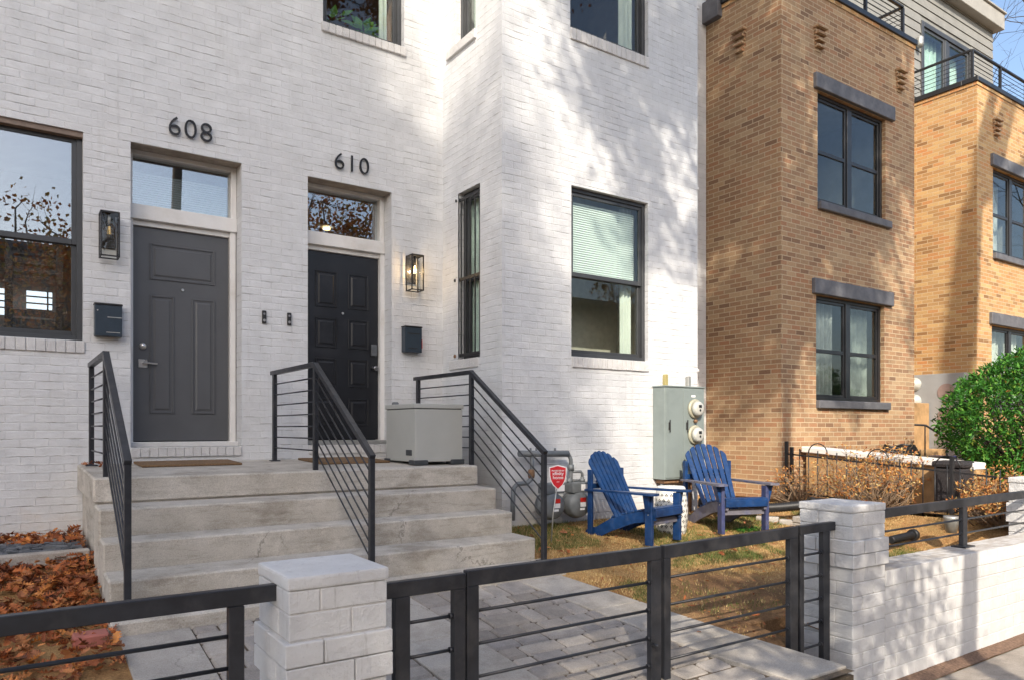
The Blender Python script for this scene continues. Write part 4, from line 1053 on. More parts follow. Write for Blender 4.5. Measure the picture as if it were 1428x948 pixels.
m = MB(); m.tube([gp(797,657,yp), gp(810,657,yp), gp(812,660,yp), gp(812,676,yp)], .016, 10); m.tube([gp(797,669,yp), gp(811,669,yp)], .013, 8); m.build('loop_pipe', M['pipe'], t)
m = MB(); m.tube([gp(757,632,yp), gp(757,660,yp), gp(758,684,yp)], .018, 10); m.build('drop_pipe', M['pipe'], t)
def gas_meter(u, v, label):
    c = Vector(gp(u, v, 6.12)); t = thing('gas_meter', tuple(c-Vector((0,0,.15))), label, 'gas meter', 'grey round gas meters behind the stoop rail')
    m = MB(); m.lathe(c+Vector((0,.09,0)), [(.10,.0),(.135,-.02),(.145,-.09),(.15,-.10),(.15,-.115),(.145,-.12),(.135,-.175),(.125,-.185),(.12,-.192),(.0,-.193)], (.12,1,0), 30); b = m.build('drum', M['pipe'], t)
    m = MB(); m.box(c.x-.115, c.x+.125, c.y-.09, c.y+.06, c.z+.125, c.z+.235, .012, seg=2); h = m.build('index_head', M['pipe'], t)
    m = MB(); m.box(c.x+.0, c.x+.12, c.y-.094, c.y-.089, c.z+.15, c.z+.215); m.build('index_plate', M['white'], h)
    m = MB(); m.box(c.x-.025, c.x+.05, c.y-.111, c.y-.106, c.z+.03, c.z+.075); m.build('warning_label', M['redspot'], b)
    m = MB(); m.box(c.x-.025, c.x+.05, c.y-.111, c.y-.106, c.z-.02, c.z+.027); m.box(c.x-.03, c.x+.03, c.y-.111, c.y-.106, c.z-.055, c.z-.032); m.build('data_label', M['white'], b)
    m = MB()
    for dx in (-.09, .09): m.tube([(c.x+dx, c.y, c.z+.22), (c.x+dx, c.y, c.z+.285)], .022, 10); m.lathe((c.x+dx, c.y, c.z+.235), [(.032,0),(.032,.03)], (0,0,1), 6)
    m.build('union_nut', M['pipe'], t)
gas_meter(767, 704, 'grey round gas meter nearer the stoop, partly behind the rail post'); gas_meter(803, 702, 'grey round gas meter beside the left blue chair')

# security yard sign ----------------------------------------------------------
c = Vector((4.44, 5.69, 1.40)); nrm = Vector((-.42,-.9,0)).normalized(); rx = Vector((.9,-.42,0)).normalized()
t = thing('yard_sign', (4.36, 5.69, .77), 'small red shield shaped security sign on a grey stake by the stoop', 'sign')
def shield(w, h, th0, th1):
    pts = []
    for (a, b) in ((-1,.82),(-.5,.9),(0,1),(.5,.9),(1,.82),(.98,.2),(.85,-.25),(.55,-.65),(0,-1),(-.55,-.65),(-.85,-.25),(-.98,.2)): pts.append(c+rx*a*w+Vector((0,0,b*h)))
    m = MB(); a_ = [m.v(tuple(p+nrm*th0)) for p in pts]; b_ = [m.v(tuple(p+nrm*th1)) for p in pts]
    m.bm.faces.new(a_); m.bm.faces.new(b_[::-1])
    for i in range(len(pts)): j = (i+1) % len(pts); m.bm.faces.new((a_[i], b_[i], b_[j], a_[j]))
    return m
shield(.088, .122, -.004, .001).build('border', M['white'], t); face = shield(.078, .111, .001, .005).build('face', M['red'], t)
def ln(txt, sz, z, b=0.): text_mesh(txt, sz, .0006, 'lettering', M['white'], face, tuple(c+nrm*.0062+Vector((0,0,z))), tuple(rx), (0,0,1), bold=b)
ln('PROTECTED BY', .018, .058, .0006); ln('xfinity', .046, .022, .0008); ln('home', .046, -.017, .0003); ln('24/7', .016, -.05)
m = MB(); m.tube([tuple(c+Vector((0,.012,-.08))), tuple(c+Vector((-.05,.01,-.35))), (4.36, 5.70, .70)], .006, 8); m.build('stake', M['galv'], t)

# ------------------------------------------------------------------ corrugated drain pipes, stones
m = MB(); N = 90; a = Vector((6.95, 6.12, .98)); b = Vector((8.05, 5.35, .96)); pts = []; rs = []
for i in range(N+1): p = a.lerp(b, i/N); p.z += -.06*math.sin(i/N*3.1); pts.append(p); rs.append(.062 if i % 2 else .050)
m.tube(pts, rs, 12)
t = thing('drain_pipe', (7.3, 5.9, .9), 'black corrugated drain pipe with elbow lying behind the right blue chair', 'drain pipe'); m.build('pipe', M['plastic_blk'], t)
m = MB(); m.tube([b, b+Vector((.12,-.06,-.01)), b+Vector((.17,-.16,-.06)), b+Vector((.17,-.25,-.12))], [.075,.08,.08,.07], 12); m.lathe(b+Vector((.02,-.01,0)), [(.085,-.03),(.085,.03)], (.8,-.5,0), 14); m.build('elbow', M['plastic_blk'], t)
m = MB(); N = 50; a = Vector((7.62,4.12,.71)); b = Vector((8.1,4.15,.72)); 
m.tube([a.lerp(b, i/N) for i in range(N+1)], [.043 if i % 2 else .033 for i in range(N+1)], 12); m.lathe(b, [(.06,0),(.065,.05),(.05,.08)], (1,0,0), 12)
tag(m.build('drain_pipe', M['plastic_blk']), 'black ribbed drain pipe lying on the stone edging behind the street wall', 'drain pipe')
# edging blocks: curve right of chair toward the pillar, then behind wall
rnd = random.Random(4)
path = [(7.55,5.75),(7.75,5.35),(7.75,4.95),(7.6,4.55),(7.35,4.25),(7.12,4.0),(7.2,3.75),(7.5,3.55)]
mm = MB()
for lv in (0, 1):
    for k, (p, q) in enumerate(zip(path, path[1:])):
        if lv and k in (0, 5, 6): continue
        p, q = Vector((*p, 0)), Vector((*q, 0)); L = (q-p).length; d = (q-p)/L; s0 = 0
        while s0 < L-.05:
            l_ = min(.27, L-s0); c0_ = p+d*(s0+l_/2); z0_ = ground_z(c0_.y)+.0+lv*.075
            mm.beam((c0_.x-d.x*l_/2+d.x*.006, c0_.y-d.y*l_/2+d.y*.006, z0_+.02), (c0_.x+d.x*l_/2-d.x*.006, c0_.y+d.y*l_/2-d.y*.006, z0_+.02+rnd.uniform(-.008,.008)), .12+rnd.uniform(-.01,.01), .075, bev=.01)
            s0 += l_
tag(mm.build('stone_edging', M['stone']), 'low dry laid pale stone edging curving along the right side of the lawn', 'edging')
m = MB(); m.lathe((8.05, 3.72, .80), [(.05,0),(.075,.15),(.075,.17)], seg=18); tag(m.build('pot', M['galv']), 'small pale metal pot by the stone edging behind the wall rail', 'pot')

# ------------------------------------------------------------------ BRICK BUILDING
RY = 6.29; T2 = 8.12
bb = thing('brick_building', (10.6, RY, .9), 'tan brick apartment building with two square bays, roof terraces and a grey penthouse', 'building')
def brickbay(x0, x1, wins, mat, yback, nm='wall', side_to=None):
    m = MB(yplane(RY)); wall(m, x0, x1, .4, T2, [(w_[0], w_[1], w_[2], w_[3], .12) for w_ in wins], .12)
    m.xf = xplane(x0); wall(m, RY, yback, .4, T2, [], .1)
    m.xf = xplane(x1); wall(m, RY, yback, .4, T2, [], .1)
    o = m.build(nm, mat, bb); return o
wl = (9.619, 11.44, 2.285, 3.80); wu = (9.654, 11.48, 5.15, 6.755)
wl2 = (15.155, 17.0, 2.285, 3.80); wu2 = (15.20, 17.03, 5.15, 6.755)
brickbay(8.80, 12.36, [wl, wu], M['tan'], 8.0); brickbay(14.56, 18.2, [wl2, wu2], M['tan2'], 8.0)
m = MB(yplane(7.6)); wall(m, 12.36, 14.56, .4, T2, [(12.9, 13.9, 1.9, 4.1, .2)], .2); wall(m, 18.2, 26, .4, T2, [], .1)
m.xf = xplane(8.795); m.xf = None
m.box(26, 26.1, 7.6, 16, .4, T2); m.build('wall', M['tan2'], bb)
m = MB(); m.box(12.9, 13.9, 7.72, 7.77, 1.9, 4.1, .004); m.build('door', M['door_grey'], bb)
m = MB(); m.box(8.82, 12.34, 6.35, 7.6, T2-.06, T2-.02); m.box(14.58, 18.18, 6.35, 7.6, T2-.06, T2-.02); m.box(8.82, 26, 7.61, 16, T2-.06, T2-.02); m.box(8.82, 8.86, 8.0, 16, .4, T2-.07); m.build('terrace_floor', M['walk'], bb)
# projecting brick course and dark metal coping
m = MB()
for (x0, x1) in ((8.80, 12.36), (14.56, 18.2)):
    m = MB()
    m.box(x0-.015, x1+.015, RY-.015, RY+.2, T2+.001, T2+.062, .003); m.box(x0-.015, x0+.2, RY+.201, 8.0, T2+.001, T2+.062, .003); m.box(x1-.2, x1+.015, RY+.201, 8.0, T2+.001, T2+.062, .003); m.build('top_course', M['tan2'], bb)
m = MB()
for (x0, x1) in ((8.80, 12.36), (14.56, 18.2)):
    m.box(x0-.04, x1+.04, RY-.04, RY+.24, T2+.064, T2+.15, .006); m.box(x0-.04, x0+.24, RY+.241, 8.0, T2+.064, T2+.15, .006); m.box(x1-.24, x1+.04, RY+.241, 8.0, T2+.064, T2+.15, .006)
m.box(12.36, 14.56, 7.55, 7.85, T2+.002, T2+.10, .006); m.build('coping', M['frameblk'], bb)
m = MB(); m.box(8.70, 8.84, 7.30, 7.62, T2-.12, T2+.20, .01); m.build('scupper', M['lintel'], bb)
def case_window(w_, parent):
    x0, x1, z0, z1 = w_; xf = yplane(RY); xm = (x0+x1)/2; dep = .09
    m = MB(xf); ring(m, x0, x1, z0, z1, .05, dep-.03, dep+.05); m.box(xm-.055, xm+.055, dep-.028, dep+.048, z0+.05, z1-.05, .003)
    w = m.build('window', M['frameblk'], parent)
    zm = z0+(z1-z0)*.48
    for (a, b) in ((x0+.05, xm-.055), (xm+.055, x1-.05)):
        m = MB(xf); ring(m, a+.001, b-.001, z0+.051, z1-.051, .04, dep-.01, dep+.03); m.box(a+.04, b-.04, dep-.009, dep+.029, zm-.028, zm+.028, .003); m.build('sash', M['frameblk'], w)
        for (c, d) in ((z0+.09, zm-.028), (zm+.028, z1-.09)):
            m = MB(xf); m.box(a+.04, b-.04, dep+.008, dep+.012, c, d); m.build('pane', M['glass'], w)
    room(xf, w, x0, x1, z0, z1, dep+.06, 1.9, M['room_cold'])
    m = MB(xf); m.box(x0-.10, x1+.20, -.055, .085, z1+.005, z1+.225, .008); m.build('lintel', M['lintel'], w)
    m = MB(xf); m.box(x0-.0, x1+.10, -.06, .058, z0-.115, z0-.002, .008); m.build('sill', M['lintel'], w)
    return w
w = case_window(wl, bb); curtain(yplane(RY), w, 9.72, 10.42, 2.3, 3.75, .28, plain('grey sheer', (.30,.32,.31), .9), 7, .03); curtain(yplane(RY), w, 10.72, 11.4, 2.3, 3.75, .28, plain('grey sheer b', (.24,.27,.25), .9), 5, .03)
w = case_window(wu, bb); curtain(yplane(RY), w, 9.72, 9.95, 5.2, 6.6, .5, M['curtain'], 2, .03)
w = case_window(wl2, bb); curtain(yplane(RY), w, 15.25, 16.9, 2.3, 3.75, .28, plain('pale sheer', (.5,.53,.48), .9), 9, .03)
w = case_window(wu2, bb); curtain(yplane(RY), w, 15.25, 16.2, 5.2, 6.7, .35, plain('pale sheer b', (.42,.45,.44), .9), 6, .03)
# corbelled brick ornaments
def corbel(xf, a0, a1, z0, z1):
    m = MB(xf); n_ = 8; h = (z1-z0)/n_
    for i in range(n_):
        f_ = i/(n_-1); pr = .012+.05*(i % 2)+.03*f_
        sh = (1-f_)*.05
        m.box(a0+sh, a1-sh, -pr, .01, z0+i*h+.003, z0+(i+1)*h-.003, .003)
    m.build('corbel', M['tan'], bb)
corbel(yplane(RY), 9.55, 9.79, 7.30, 7.66); corbel(yplane(RY), 11.76, 12.0, 7.28, 7.64); corbel(xplane(8.8), 6.86, 7.08, 7.27, 7.66); corbel(yplane(RY), 15.18, 15.43, 7.30, 7.66)
# terrace rails
def trail(pts, label, grp):
    t = thing('terrace_rail', (pts[0][0], pts[0][1], T2+.15), label, 'railing', grp); zt = T2+.72
    for i, (p, q) in enumerate(zip(pts, pts[1:])):
        L = math.hypot(q[0]-p[0], q[1]-p[1]); n_ = max(1, round(L/1.2))
        m = MB(); m.beam((p[0], p[1], zt), (q[0], q[1], zt), .05, .035, bev=.003); m.build('top_rail', M['iron2'], t)
        for k in range(n_+1):
            if i and k == 0: continue
            x, y = lerp(p[0], q[0], k/n_), lerp(p[1], q[1], k/n_)
            m = MB(); m.box(x-.022, x+.022, y-.022, y+.022, T2+.15, zt-.018); m.build('post', M['iron2'], t)
        for k in range(6):
            z = T2+.22+k*.08; m = MB(); m.tube([(p[0], p[1], z), (q[0], q[1], z)], .006, 5); m.build('bar', M['iron2'], t)
trail([(8.9, 7.9), (8.9, 6.42), (12.24, 6.42), (12.24, 7.9)], 'black horizontal bar railing on the terrace over the left brick bay', 'black terrace railings on the brick building')
trail([(14.68, 7.9), (14.68, 6.42), (18.1, 6.42), (18.1, 7.9)], 'black horizontal bar railing on the terrace over the right brick bay', 'black terrace railings on the brick building')
# penthouse
m = MB(yplane(8.0)); PX = 19.3
wall(m, 9.5, PX, T2-.02, 11.4, [(16.0, 18.15, T2+.05, 10.45, .1)], .1); m.build('penthouse_wall', M['siding'], bb)
m = MB(); z = T2+.1
while z < 11.3:
    for (a, b) in (((9.5, 15.95), (18.2, PX)) if z < 10.5 else ((9.5, PX),)):
        m.hexa([(a,7.975,z),(b,7.975,z),(a,7.999,z),(b,7.999,z),(a,7.992,z+.19),(b,7.992,z+.19),(a,7.999,z+.19),(b,7.999,z+.19)])
    z += .2
m.build('siding_board', M['siding'], bb)
m = MB(); m.box(PX-.001, PX+.02, 8.02, 15, T2, 11.39); m.build('penthouse_wall', M['siding'], bb)
m = MB(); m.box(9.3, 19.42, 7.78, 15.2, 11.26, 11.62, .01); m.box(9.3, 19.45, 7.74, 15.2, 11.621, 11.66, .004); m.build('roof', M['fascia'], bb)
xf = yplane(8.0)
m = MB(xf); ring(m, 15.95, 18.2, T2+.05, 10.5, .10, -.04, .08); m.box(17.0, 17.14, -.02, .06, T2+.15, 10.4, .004); w = m.build('sliding_door', M['frame'], bb)
for (a, b) in ((16.05, 17.0), (17.14, 18.1)):
    m = MB(xf); ring(m, a, b, T2+.15, 10.4, .07, -.01, .05); m.build('sash', M['frame'], w)
    m = MB(xf); m.box(a+.07, b-.07, .01, .015, T2+.22, 10.33); m.build('pane', M['glass'], w)
room(xf, w, 15.95, 18.2, T2+.3, 10.5, .09, 2.2, M['room_cold'], .3)
curtain(xf, w, 16.1, 17.0, T2+.2, 10.4, .2, plain('mint drape', (.40,.55,.48), .9), 6, .03); curtain(xf, w, 17.14, 18.1, T2+.2, 10.4, .25, plain('mint drape b', (.50,.66,.58), .9), 3, .02)
m = MB(); m.lathe((15.75, 7.9, 9.95), [(.05,-.12),(.07,-.05),(.07,.08),(.03,.12)], (0,0,1), 14); m.box(15.72, 15.78, 7.93, 7.98, 9.9, 10.0); tag(m.build('wall_light', M['galv']), 'small grey wall light left of the terrace sliding door', 'lamp')

# side meter cabinet on the second bay and stoop wall
t = thing('electric_cabinet', (14.4, 7.0, 2.0), 'pale grey meter cabinet with two round meters on the far brick bay', 'electric cabinet')
m = MB(); m.box(14.36, 14.555, 6.42, 7.56, 2.2-.9, 2.90, .006); m.build('case', M['cab2'], t)
for zz in (2.72, 2.40):
    m = MB(); m.lathe((14.358, 7.30, zz), [(.13,0),(.13,-.02),(.10,-.04),(.095,-.12),(.06,-.135)], (1,0,0), 24); m.build('meter', M['meter'], t)
for zz in (2.55, 2.10):
    m = MB(); m.lathe((14.357, 6.72, zz), [(.16,0),(.16,-.006)], (1,0,0), 24); m.build('knockout', plain('dull pink plate', (.30,.22,.20), .7), t)
t = thing('stoop_wall', (13.6, 7.1, .9), 'tan rendered stoop wall under the far meter cabinet between the brick bays', 'wall')
m = MB(); m.box(12.9, 14.30, 7.0, 7.58, .8, 2.35, .01); m.box(13.2, 14.3, 6.7, 6.99, .8, 1.5, .01); m.build('wall', M['tanwall'], t)
t = thing('iron_handrail', (12.7, 6.6, 1.0), 'thin black iron handrail of the stoop between the brick bays', 'handrail')
m = MB(); hp = [(12.45, 6.35), (12.75, 6.3), (13.6, 6.0)]
m.tube([(12.40,6.5,1.95),(12.95,6.4,1.93),(13.15,5.9,1.55)], .018, 8); m.build('top_rail', M['iron2'], t)
for (x, y, z) in ((12.42,6.5,1.95),(12.62,6.46,1.94),(12.93,6.4,1.93),(13.05,6.1,1.72),(13.14,5.9,1.57)):
    m = MB(); m.tube([(x,y,.85),(x,y,z)], .012, 6); m.build('baluster', M['iron2'], t)
m = MB(); m.hexa([(11.9,5.6,.95),(12.2,5.6,.95),(11.9,5.85,.95),(12.2,5.85,.95),(11.86,5.56,1.45),(12.24,5.56,1.45),(11.86,5.89,1.45),(12.24,5.89,1.45)], .015)
tag(m.build('recycling_bin', M['bluebin']), 'small blue recycling bin partly hidden behind the bronze shrubs', 'bin')
# low areaway wall with white coping behind the iron fence
t = thing('area_wall', (9.4, 5.4, .9), 'low tan wall with a white coping behind the hooped iron fence', 'wall')
m = MB(); m.hexa([(9.25,4.0,.8),(9.45,4.0,.8),(9.25,6.2,.8),(9.45,6.2,.8),(9.25,4.0,1.39),(9.45,4.0,1.39),(9.25,6.2,1.54),(9.45,6.2,1.54)]); m.build('wall', M['tanwall'], t)
m = MB(); m.hexa([(9.2,4.0,1.392),(9.5,4.0,1.392),(9.2,6.25,1.542),(9.5,6.25,1.542),(9.2,4.0,1.475),(9.5,4.0,1.475),(9.2,6.25,1.625),(9.5,6.25,1.625)], .012); m.build('coping', M['whitebar'], t)
# hooped iron fence on the lot line
t = thing('hoop_fence', (8.8, 4.6, .85), 'low black iron fence with small hoops along the lot line on the right', 'fence')
fx = 8.8; zt = lambda y: lerp(1.33, 1.53, (y-3.3)/(6.2-3.3))
for y in (6.2, 6.12): 
    m = MB(); m.box(fx-.02, fx+.02, y-.02, y+.02, .85, zt(y)+(.17 if y > 6.15 else .10), .003); m.build('post', M['iron2'], t)
for y in (4.06, 3.3):
    m = MB(); m.box(fx-.02, fx+.02, y-.02, y+.02, .8, zt(y)+.18, .003); m.build('post', M['iron2'], t)
for dz in (0, -.50):
    m = MB(); m.beam((fx, 6.2, zt(6.2)+dz), (fx, 3.3, zt(3.3)+dz), .012, .02); m.build('rail', M['iron2'], t)
ys_ = [6.0-.135*k for k in range(20)]
for k, y in enumerate(ys_):
    m = MB(); m.tube([(fx, y, .82), (fx, y, zt(y)+(.085 if k % 6 not in (1,3) else .05))], .0075, 6); m.build('picket', M['iron2'], t)
    if k % 6 == 1 and k+2 < len(ys_):
        a, b = y, ys_[k+2]; m = MB()
        m.tube([(fx, lerp(a, b, .5-.5*math.cos(s*math.pi/10)), zt((a+b)/2)+.05+.13*math.sin(s*math.pi/10)) for s in range(11)], .0075, 6); m.build('hoop', M['iron2'], t)
# dark mesh bin and hose coil
t = thing('mesh_bin', (9.45, 4.05, .85), 'dark mesh plastic bin standing behind the iron fence near the hedge', 'bin')
m = MB(); m.box(9.0, 9.26, 4.04, 4.36, .85, 1.42, .03, seg=2); m.build('body', M['wicker'], t)
m = MB(); m.box(8.98, 9.28, 4.02, 4.38, 1.42, 1.50, .035, seg=2); m.build('lid', M['wicker'], t)
m = MB()
for k in range(5): 
    r = .32-.02*k; m.tube([(10.6+r*math.cos(a*.35)*1.3, 5.6+r*math.sin(a*.35)*.6, 1.50+.03*k+.02*math.sin(a)) for a in range(19)], .016, 6)
tag(m.build('hose_coil', M['plastic_blk']), 'coiled black hose lying behind the white coping at the foot of the brick bay', 'hose')
m = MB(); m.box(10.0, 11.4, 5.2, 6.2, .85, 1.47, .02); tag(m.build('area_hatch', M['plastic_blk']), 'dark low hatch against the foot of the left brick bay, carrying the coiled hose', 'hatch')

# ------------------------------------------------------------------ VEGETATION
def leaf_quad(m, p, d, up, L, W, fold=.15):
    """a folded pointed leaf: two triangles pairs"""
    s_ = d.cross(up)
    if s_.length < 1e-3: s_ = Vector((1,0,0))
    s_.normalize(); nn = s_.cross(d).normalized()
    a = m.bm.verts.new(p); b = m.bm.verts.new(p+d*L*.5+s_*W*.5+nn*fold*W); c = m.bm.verts.new(p+d*L); e = m.bm.verts.new(p+d*L*.5-s_*W*.5+nn*fold*W)
    m.bm.faces.new((a, b, c)); m.bm.faces.new((a, c, e))
def rdir(rnd, zmin=-1):
    while True:
        v = Vector((rnd.uniform(-1,1), rnd.uniform(-1,1), rnd.uniform(zmin,1)))
        if .05 < v.length < 1: return v.normalized()
def hedge(c, rad_, nleaf, label, seed=1):
    rnd = random.Random(seed); t = thing('hedge_bush', (c[0], c[1], .9), label, 'bush'); c = Vector(c)
    m = MB()
    def surf(d): return 1+.17*mnoise.noise(d*2.3+Vector((seed,0,0)))+.12*mnoise.noise(d*6)+.05*mnoise.noise(d*15)
    for i in range(nleaf):
        d = rdir(rnd); k = surf(d)*(1-abs(rnd.gauss(0, .10)))
        if mnoise.noise(d*4.5+Vector((9,0,0))) >.16 and rnd.random() < .8: k *= .80
        p = c+Vector((d.x*rad_[0]*k, d.y*rad_[1]*k, d.z*rad_[2]*k))
        if p.z < .95: continue
        dd = (d*.6+rdir(rnd)*.9+Vector((0,0,.25))).normalized()
        leaf_quad(m, p, dd, rdir(rnd), rnd.uniform(.045,.10), rnd.uniform(.018,.036))
    m.build('foliage', M['green_leaf'], t, normals=False)
    m = MB()
    for i in range(70):
        d = rdir(rnd, -.2); e = c+Vector((d.x*rad_[0]*.9, d.y*rad_[1]*.9, d.z*rad_[2]*.9)); b = Vector((c.x+rnd.uniform(-.2,.2), c.y+rnd.uniform(-.2,.2), .85)); mid = b.lerp(e, .5)+Vector((rnd.uniform(-.1,.1), rnd.uniform(-.1,.1), .1))
        m.tube([b, mid, e], [.03,.014,.004], 5)
    m.build('branches', M['twigdark'], t)
hedge((12.15, 4.5, 1.98), (1.55, 1.0, 1.0), 24000, 'large dense green hedge bush at the right edge behind the iron fence')
def shrub(c, r, h, n_stem, n_leaf, label, seed, mat='azalea', lf=.045):
    rnd = random.Random(seed); t = thing('bronze_shrub', c, label, 'shrub', None); c = Vector(c)
    ms = MB(); ml = MB()
    for i in range(n_stem):
        a = rnd.uniform(0, 6.28); rr = r*math.sqrt(rnd.random()); e = c+Vector((rr*math.cos(a), rr*math.sin(a), h*rnd.uniform(.45, 1)*(1-.35*(rr/r)**2)))
        b = c+Vector((rnd.gauss(0,.08), rnd.gauss(0,.08), 0)); mid = b.lerp(e, .55)+Vector((rnd.gauss(0,.05), rnd.gauss(0,.05), -.02))
        ms.tube([b, mid, e], [.007,.005,.002], 4)
        for q in range(3):
            f_ = rnd.uniform(.62, .97); s0 = (b.lerp(mid, f_*2) if f_ < .5 else mid.lerp(e, f_*2-1)); e2 = s0+rdir(rnd, 0)*rnd.uniform(.06,.18); ms.tube([s0, e2], [.003,.0015], 3)
            for k in range(int(n_leaf*.7)): leaf_quad(ml, e2+rdir(rnd)*rnd.random()*.03, rdir(rnd, -.3), rdir(rnd), lf*rnd.uniform(.6,1.2), lf*.4)
        for k in range(n_leaf): leaf_quad(ml, e+rdir(rnd)*rnd.random()*.05, rdir(rnd, -.3), rdir(rnd), lf*rnd.uniform(.6,1.2), lf*.4)
    ms.build('stems', M['twig'], t); ml.build('foliage', M[mat], t, normals=False)
shrub((8.55, 5.85, .86), .45, .55, 55, 3, 'sparse dry bronze shrub at the brick corner behind the right blue chair', 21)
shrub((9.0, 5.35, .86), .5, .85, 60, 4, 'tall thin bronze shrub poking above the white coping by the iron fence', 22)
shrub((8.42, 4.75, .84), .48, .72, 78, 5, 'dense orange bronze shrub right of the gate pillar by the fence', 23)
shrub((9.0, 4.85, .86), .38, .98, 55, 5, 'taller orange bronze shrub in front of the mesh bin', 24)
shrub((9.1, 3.65, .86), .45, .62, 75, 6, 'golden bronze shrub between the mesh bin and the far right pillar', 25)
shrub((8.6, 3.55, .84), .38, .42, 70, 6, 'low golden bronze shrub beside the far right pillar', 26)
# little dark weed under chair
m = MB(); rnd = random.Random(5)
for i in range(260):
    a = rnd.uniform(0,6.28); p = Vector((6.85+rnd.gauss(0,.13), 5.35+rnd.gauss(0,.08), .735)); leaf_quad(m, p, Vector((math.cos(a), math.sin(a), .4)).normalized(), Vector((0,0,1)), .06, .012)
tag(m.build('weed_clump', M['green_leaf'], normals=False), 'low dark green weed clump under the right blue chair', 'plant', kind='stuff')

# fallen leaves on the left bed -------------------------------------------------
def oak_leaf(m, p, yaw, tilt, L, rnd):
    # lobed outline, curled
    out = [(0,0),(.12,.10),(.2,.22),(.3,.10),(.42,.30),(.52,.12),(.66,.34),(.72,.12),(.88,.2),(1,0)]
    rot = Matrix.Rotation(yaw, 3, 'Z') @ Matrix.Rotation(tilt[0], 3, 'X') @ Matrix.Rotation(tilt[1], 3, 'Y')
    curl = rnd.uniform(.2, 1.1); cl2 = rnd.uniform(-.5, .7)
    def P3(x, y): return p + rot @ Vector((x*L-L/2, y*L, curl*L*y*y*2.2 + cl2*L*(x-.5)**2))
    mid = [m.bm.verts.new(P3(x, 0)) for x, y in out]
    for s_ in (1, -1):
        e = [mid[0]]+[m.bm.verts.new(P3(x, s_*y)) for x, y in out[1:-1]]+[mid[-1]]
        for i in range(len(out)-1):
            q = [mid[i], mid[i+1], e[i+1], e[i]]; q = [v for k, v in enumerate(q) if v not in q[:k]]
            if len(q) >= 3:
                try: m.bm.faces.new(q)
                except ValueError: pass
rnd = random.Random(31); m = MB()
def bed_h(x, y): return (.10 if y > 6.9 else .045)*max(0, mnoise.noise(Vector((x*1.3, y*1.3, 5)))+.35)
cnt = 0
while cnt < 4600:
    x = rnd.uniform(-1.6, .52); y = rnd.uniform(4.25, 7.55)
    gap = 6.41 < y < 7.02+.06*math.sin(x*5) and x < .40
    if gap and rnd.random() < .985: continue
    if 6.30 < y < 6.44 and x < .15 and rnd.random() < .8: continue
    if y < 5.2 and rnd.random() < .55: continue
    if mnoise.noise(Vector((x*2.2, y*2.2, 9))) < -.28: continue
    z = ground_z(y)+.02+rnd.random()*(.04+bed_h(x, y)*.9)+(.05*max(0, (x+.6)) if y > 6.9 else 0)
    oak_leaf(m, Vector((x, y, z)), rnd.uniform(0, 6.28), (rnd.gauss(0,.45), rnd.gauss(0,.45)), rnd.choice((.035,.05,.06,.075,.10))*rnd.uniform(.8,1.2), rnd); cnt += 1
tag(m.build('fallen_leaves', M['fallen'], normals=False), 'thick drift of fallen brown oak leaves left of the stoop', 'leaves', kind='stuff')
m = MB()
for i in range(1500):
    x = rnd.uniform(-1.6, .5); y = rnd.uniform(6.44, 7.02); s_ = rnd.uniform(.018,.035); p = Vector((x, y, ground_z(y)+.05+.03*rnd.random()))
    vs_ = [m.bm.verts.new(p+Vector((a*s_*rnd.uniform(.7,1.3), b*s_*rnd.uniform(.7,1.3), c_*s_*rnd.uniform(.5,.9)))) for a in (-1,1) for b in (-1,1) for c_ in (-1,1)]
    for q in ((0,1,3,2),(4,6,7,5),(0,4,5,1),(2,3,7,6),(0,2,6,4),(1,5,7,3)): m.bm.faces.new([vs_[k] for k in q])
tag(m.build('dark_gravel', M['gravel']), 'band of dark blue grey gravel in the leaf bed', 'gravel', kind='stuff')
m = MB(); m.beam((-3, 6.36, ground_z(6.4)+.06), (.515, 6.40, ground_z(6.4)+.07), .09, .10, bev=.01); tag(m.build('edging_strip', M['stone']), 'pale concrete edging strip crossing the leaf bed', 'edging')
m = MB(); m.box(.30, .48, 4.72, 4.86, ground_z(4.8)+.0, ground_z(4.8)+.07, .01); tag(m.build('loose_brick', plain('loose red brick', (.36,.12,.09), .85, bump=.4)), 'loose red brick lying at the foot of the stoop on the left', 'brick')
# scattered leaves elsewhere
m = MB()
for i in range(520):
    if i >= 90: x, y = rnd.uniform(3.85, 8.5), rnd.uniform(3.1, 6.3); z = ground_z(y)+.018
    elif i < 60: x, y = rnd.uniform(4.0, 8.4), rnd.uniform(3.2, 6.2); z = ground_z(y)+.03
    elif i < 72: x, y = rnd.uniform(.52,.75), rnd.uniform(7.0,7.5); z = 1.575
    else: x, y = rnd.uniform(3.8,4.3), rnd.uniform(5.2,6.2); z = ground_z(y)+.03
    oak_leaf(m, Vector((x, y, z)), rnd.uniform(0, 6.28), (rnd.gauss(0,.3), rnd.gauss(0,.3)), rnd.uniform(.04,.09) if i < 90 else rnd.uniform(.015,.045), rnd)
tag(m.build('scattered_leaves', M['fallen'], normals=False), 'few dry leaves scattered over the lawn and landing', 'leaves', kind='stuff')
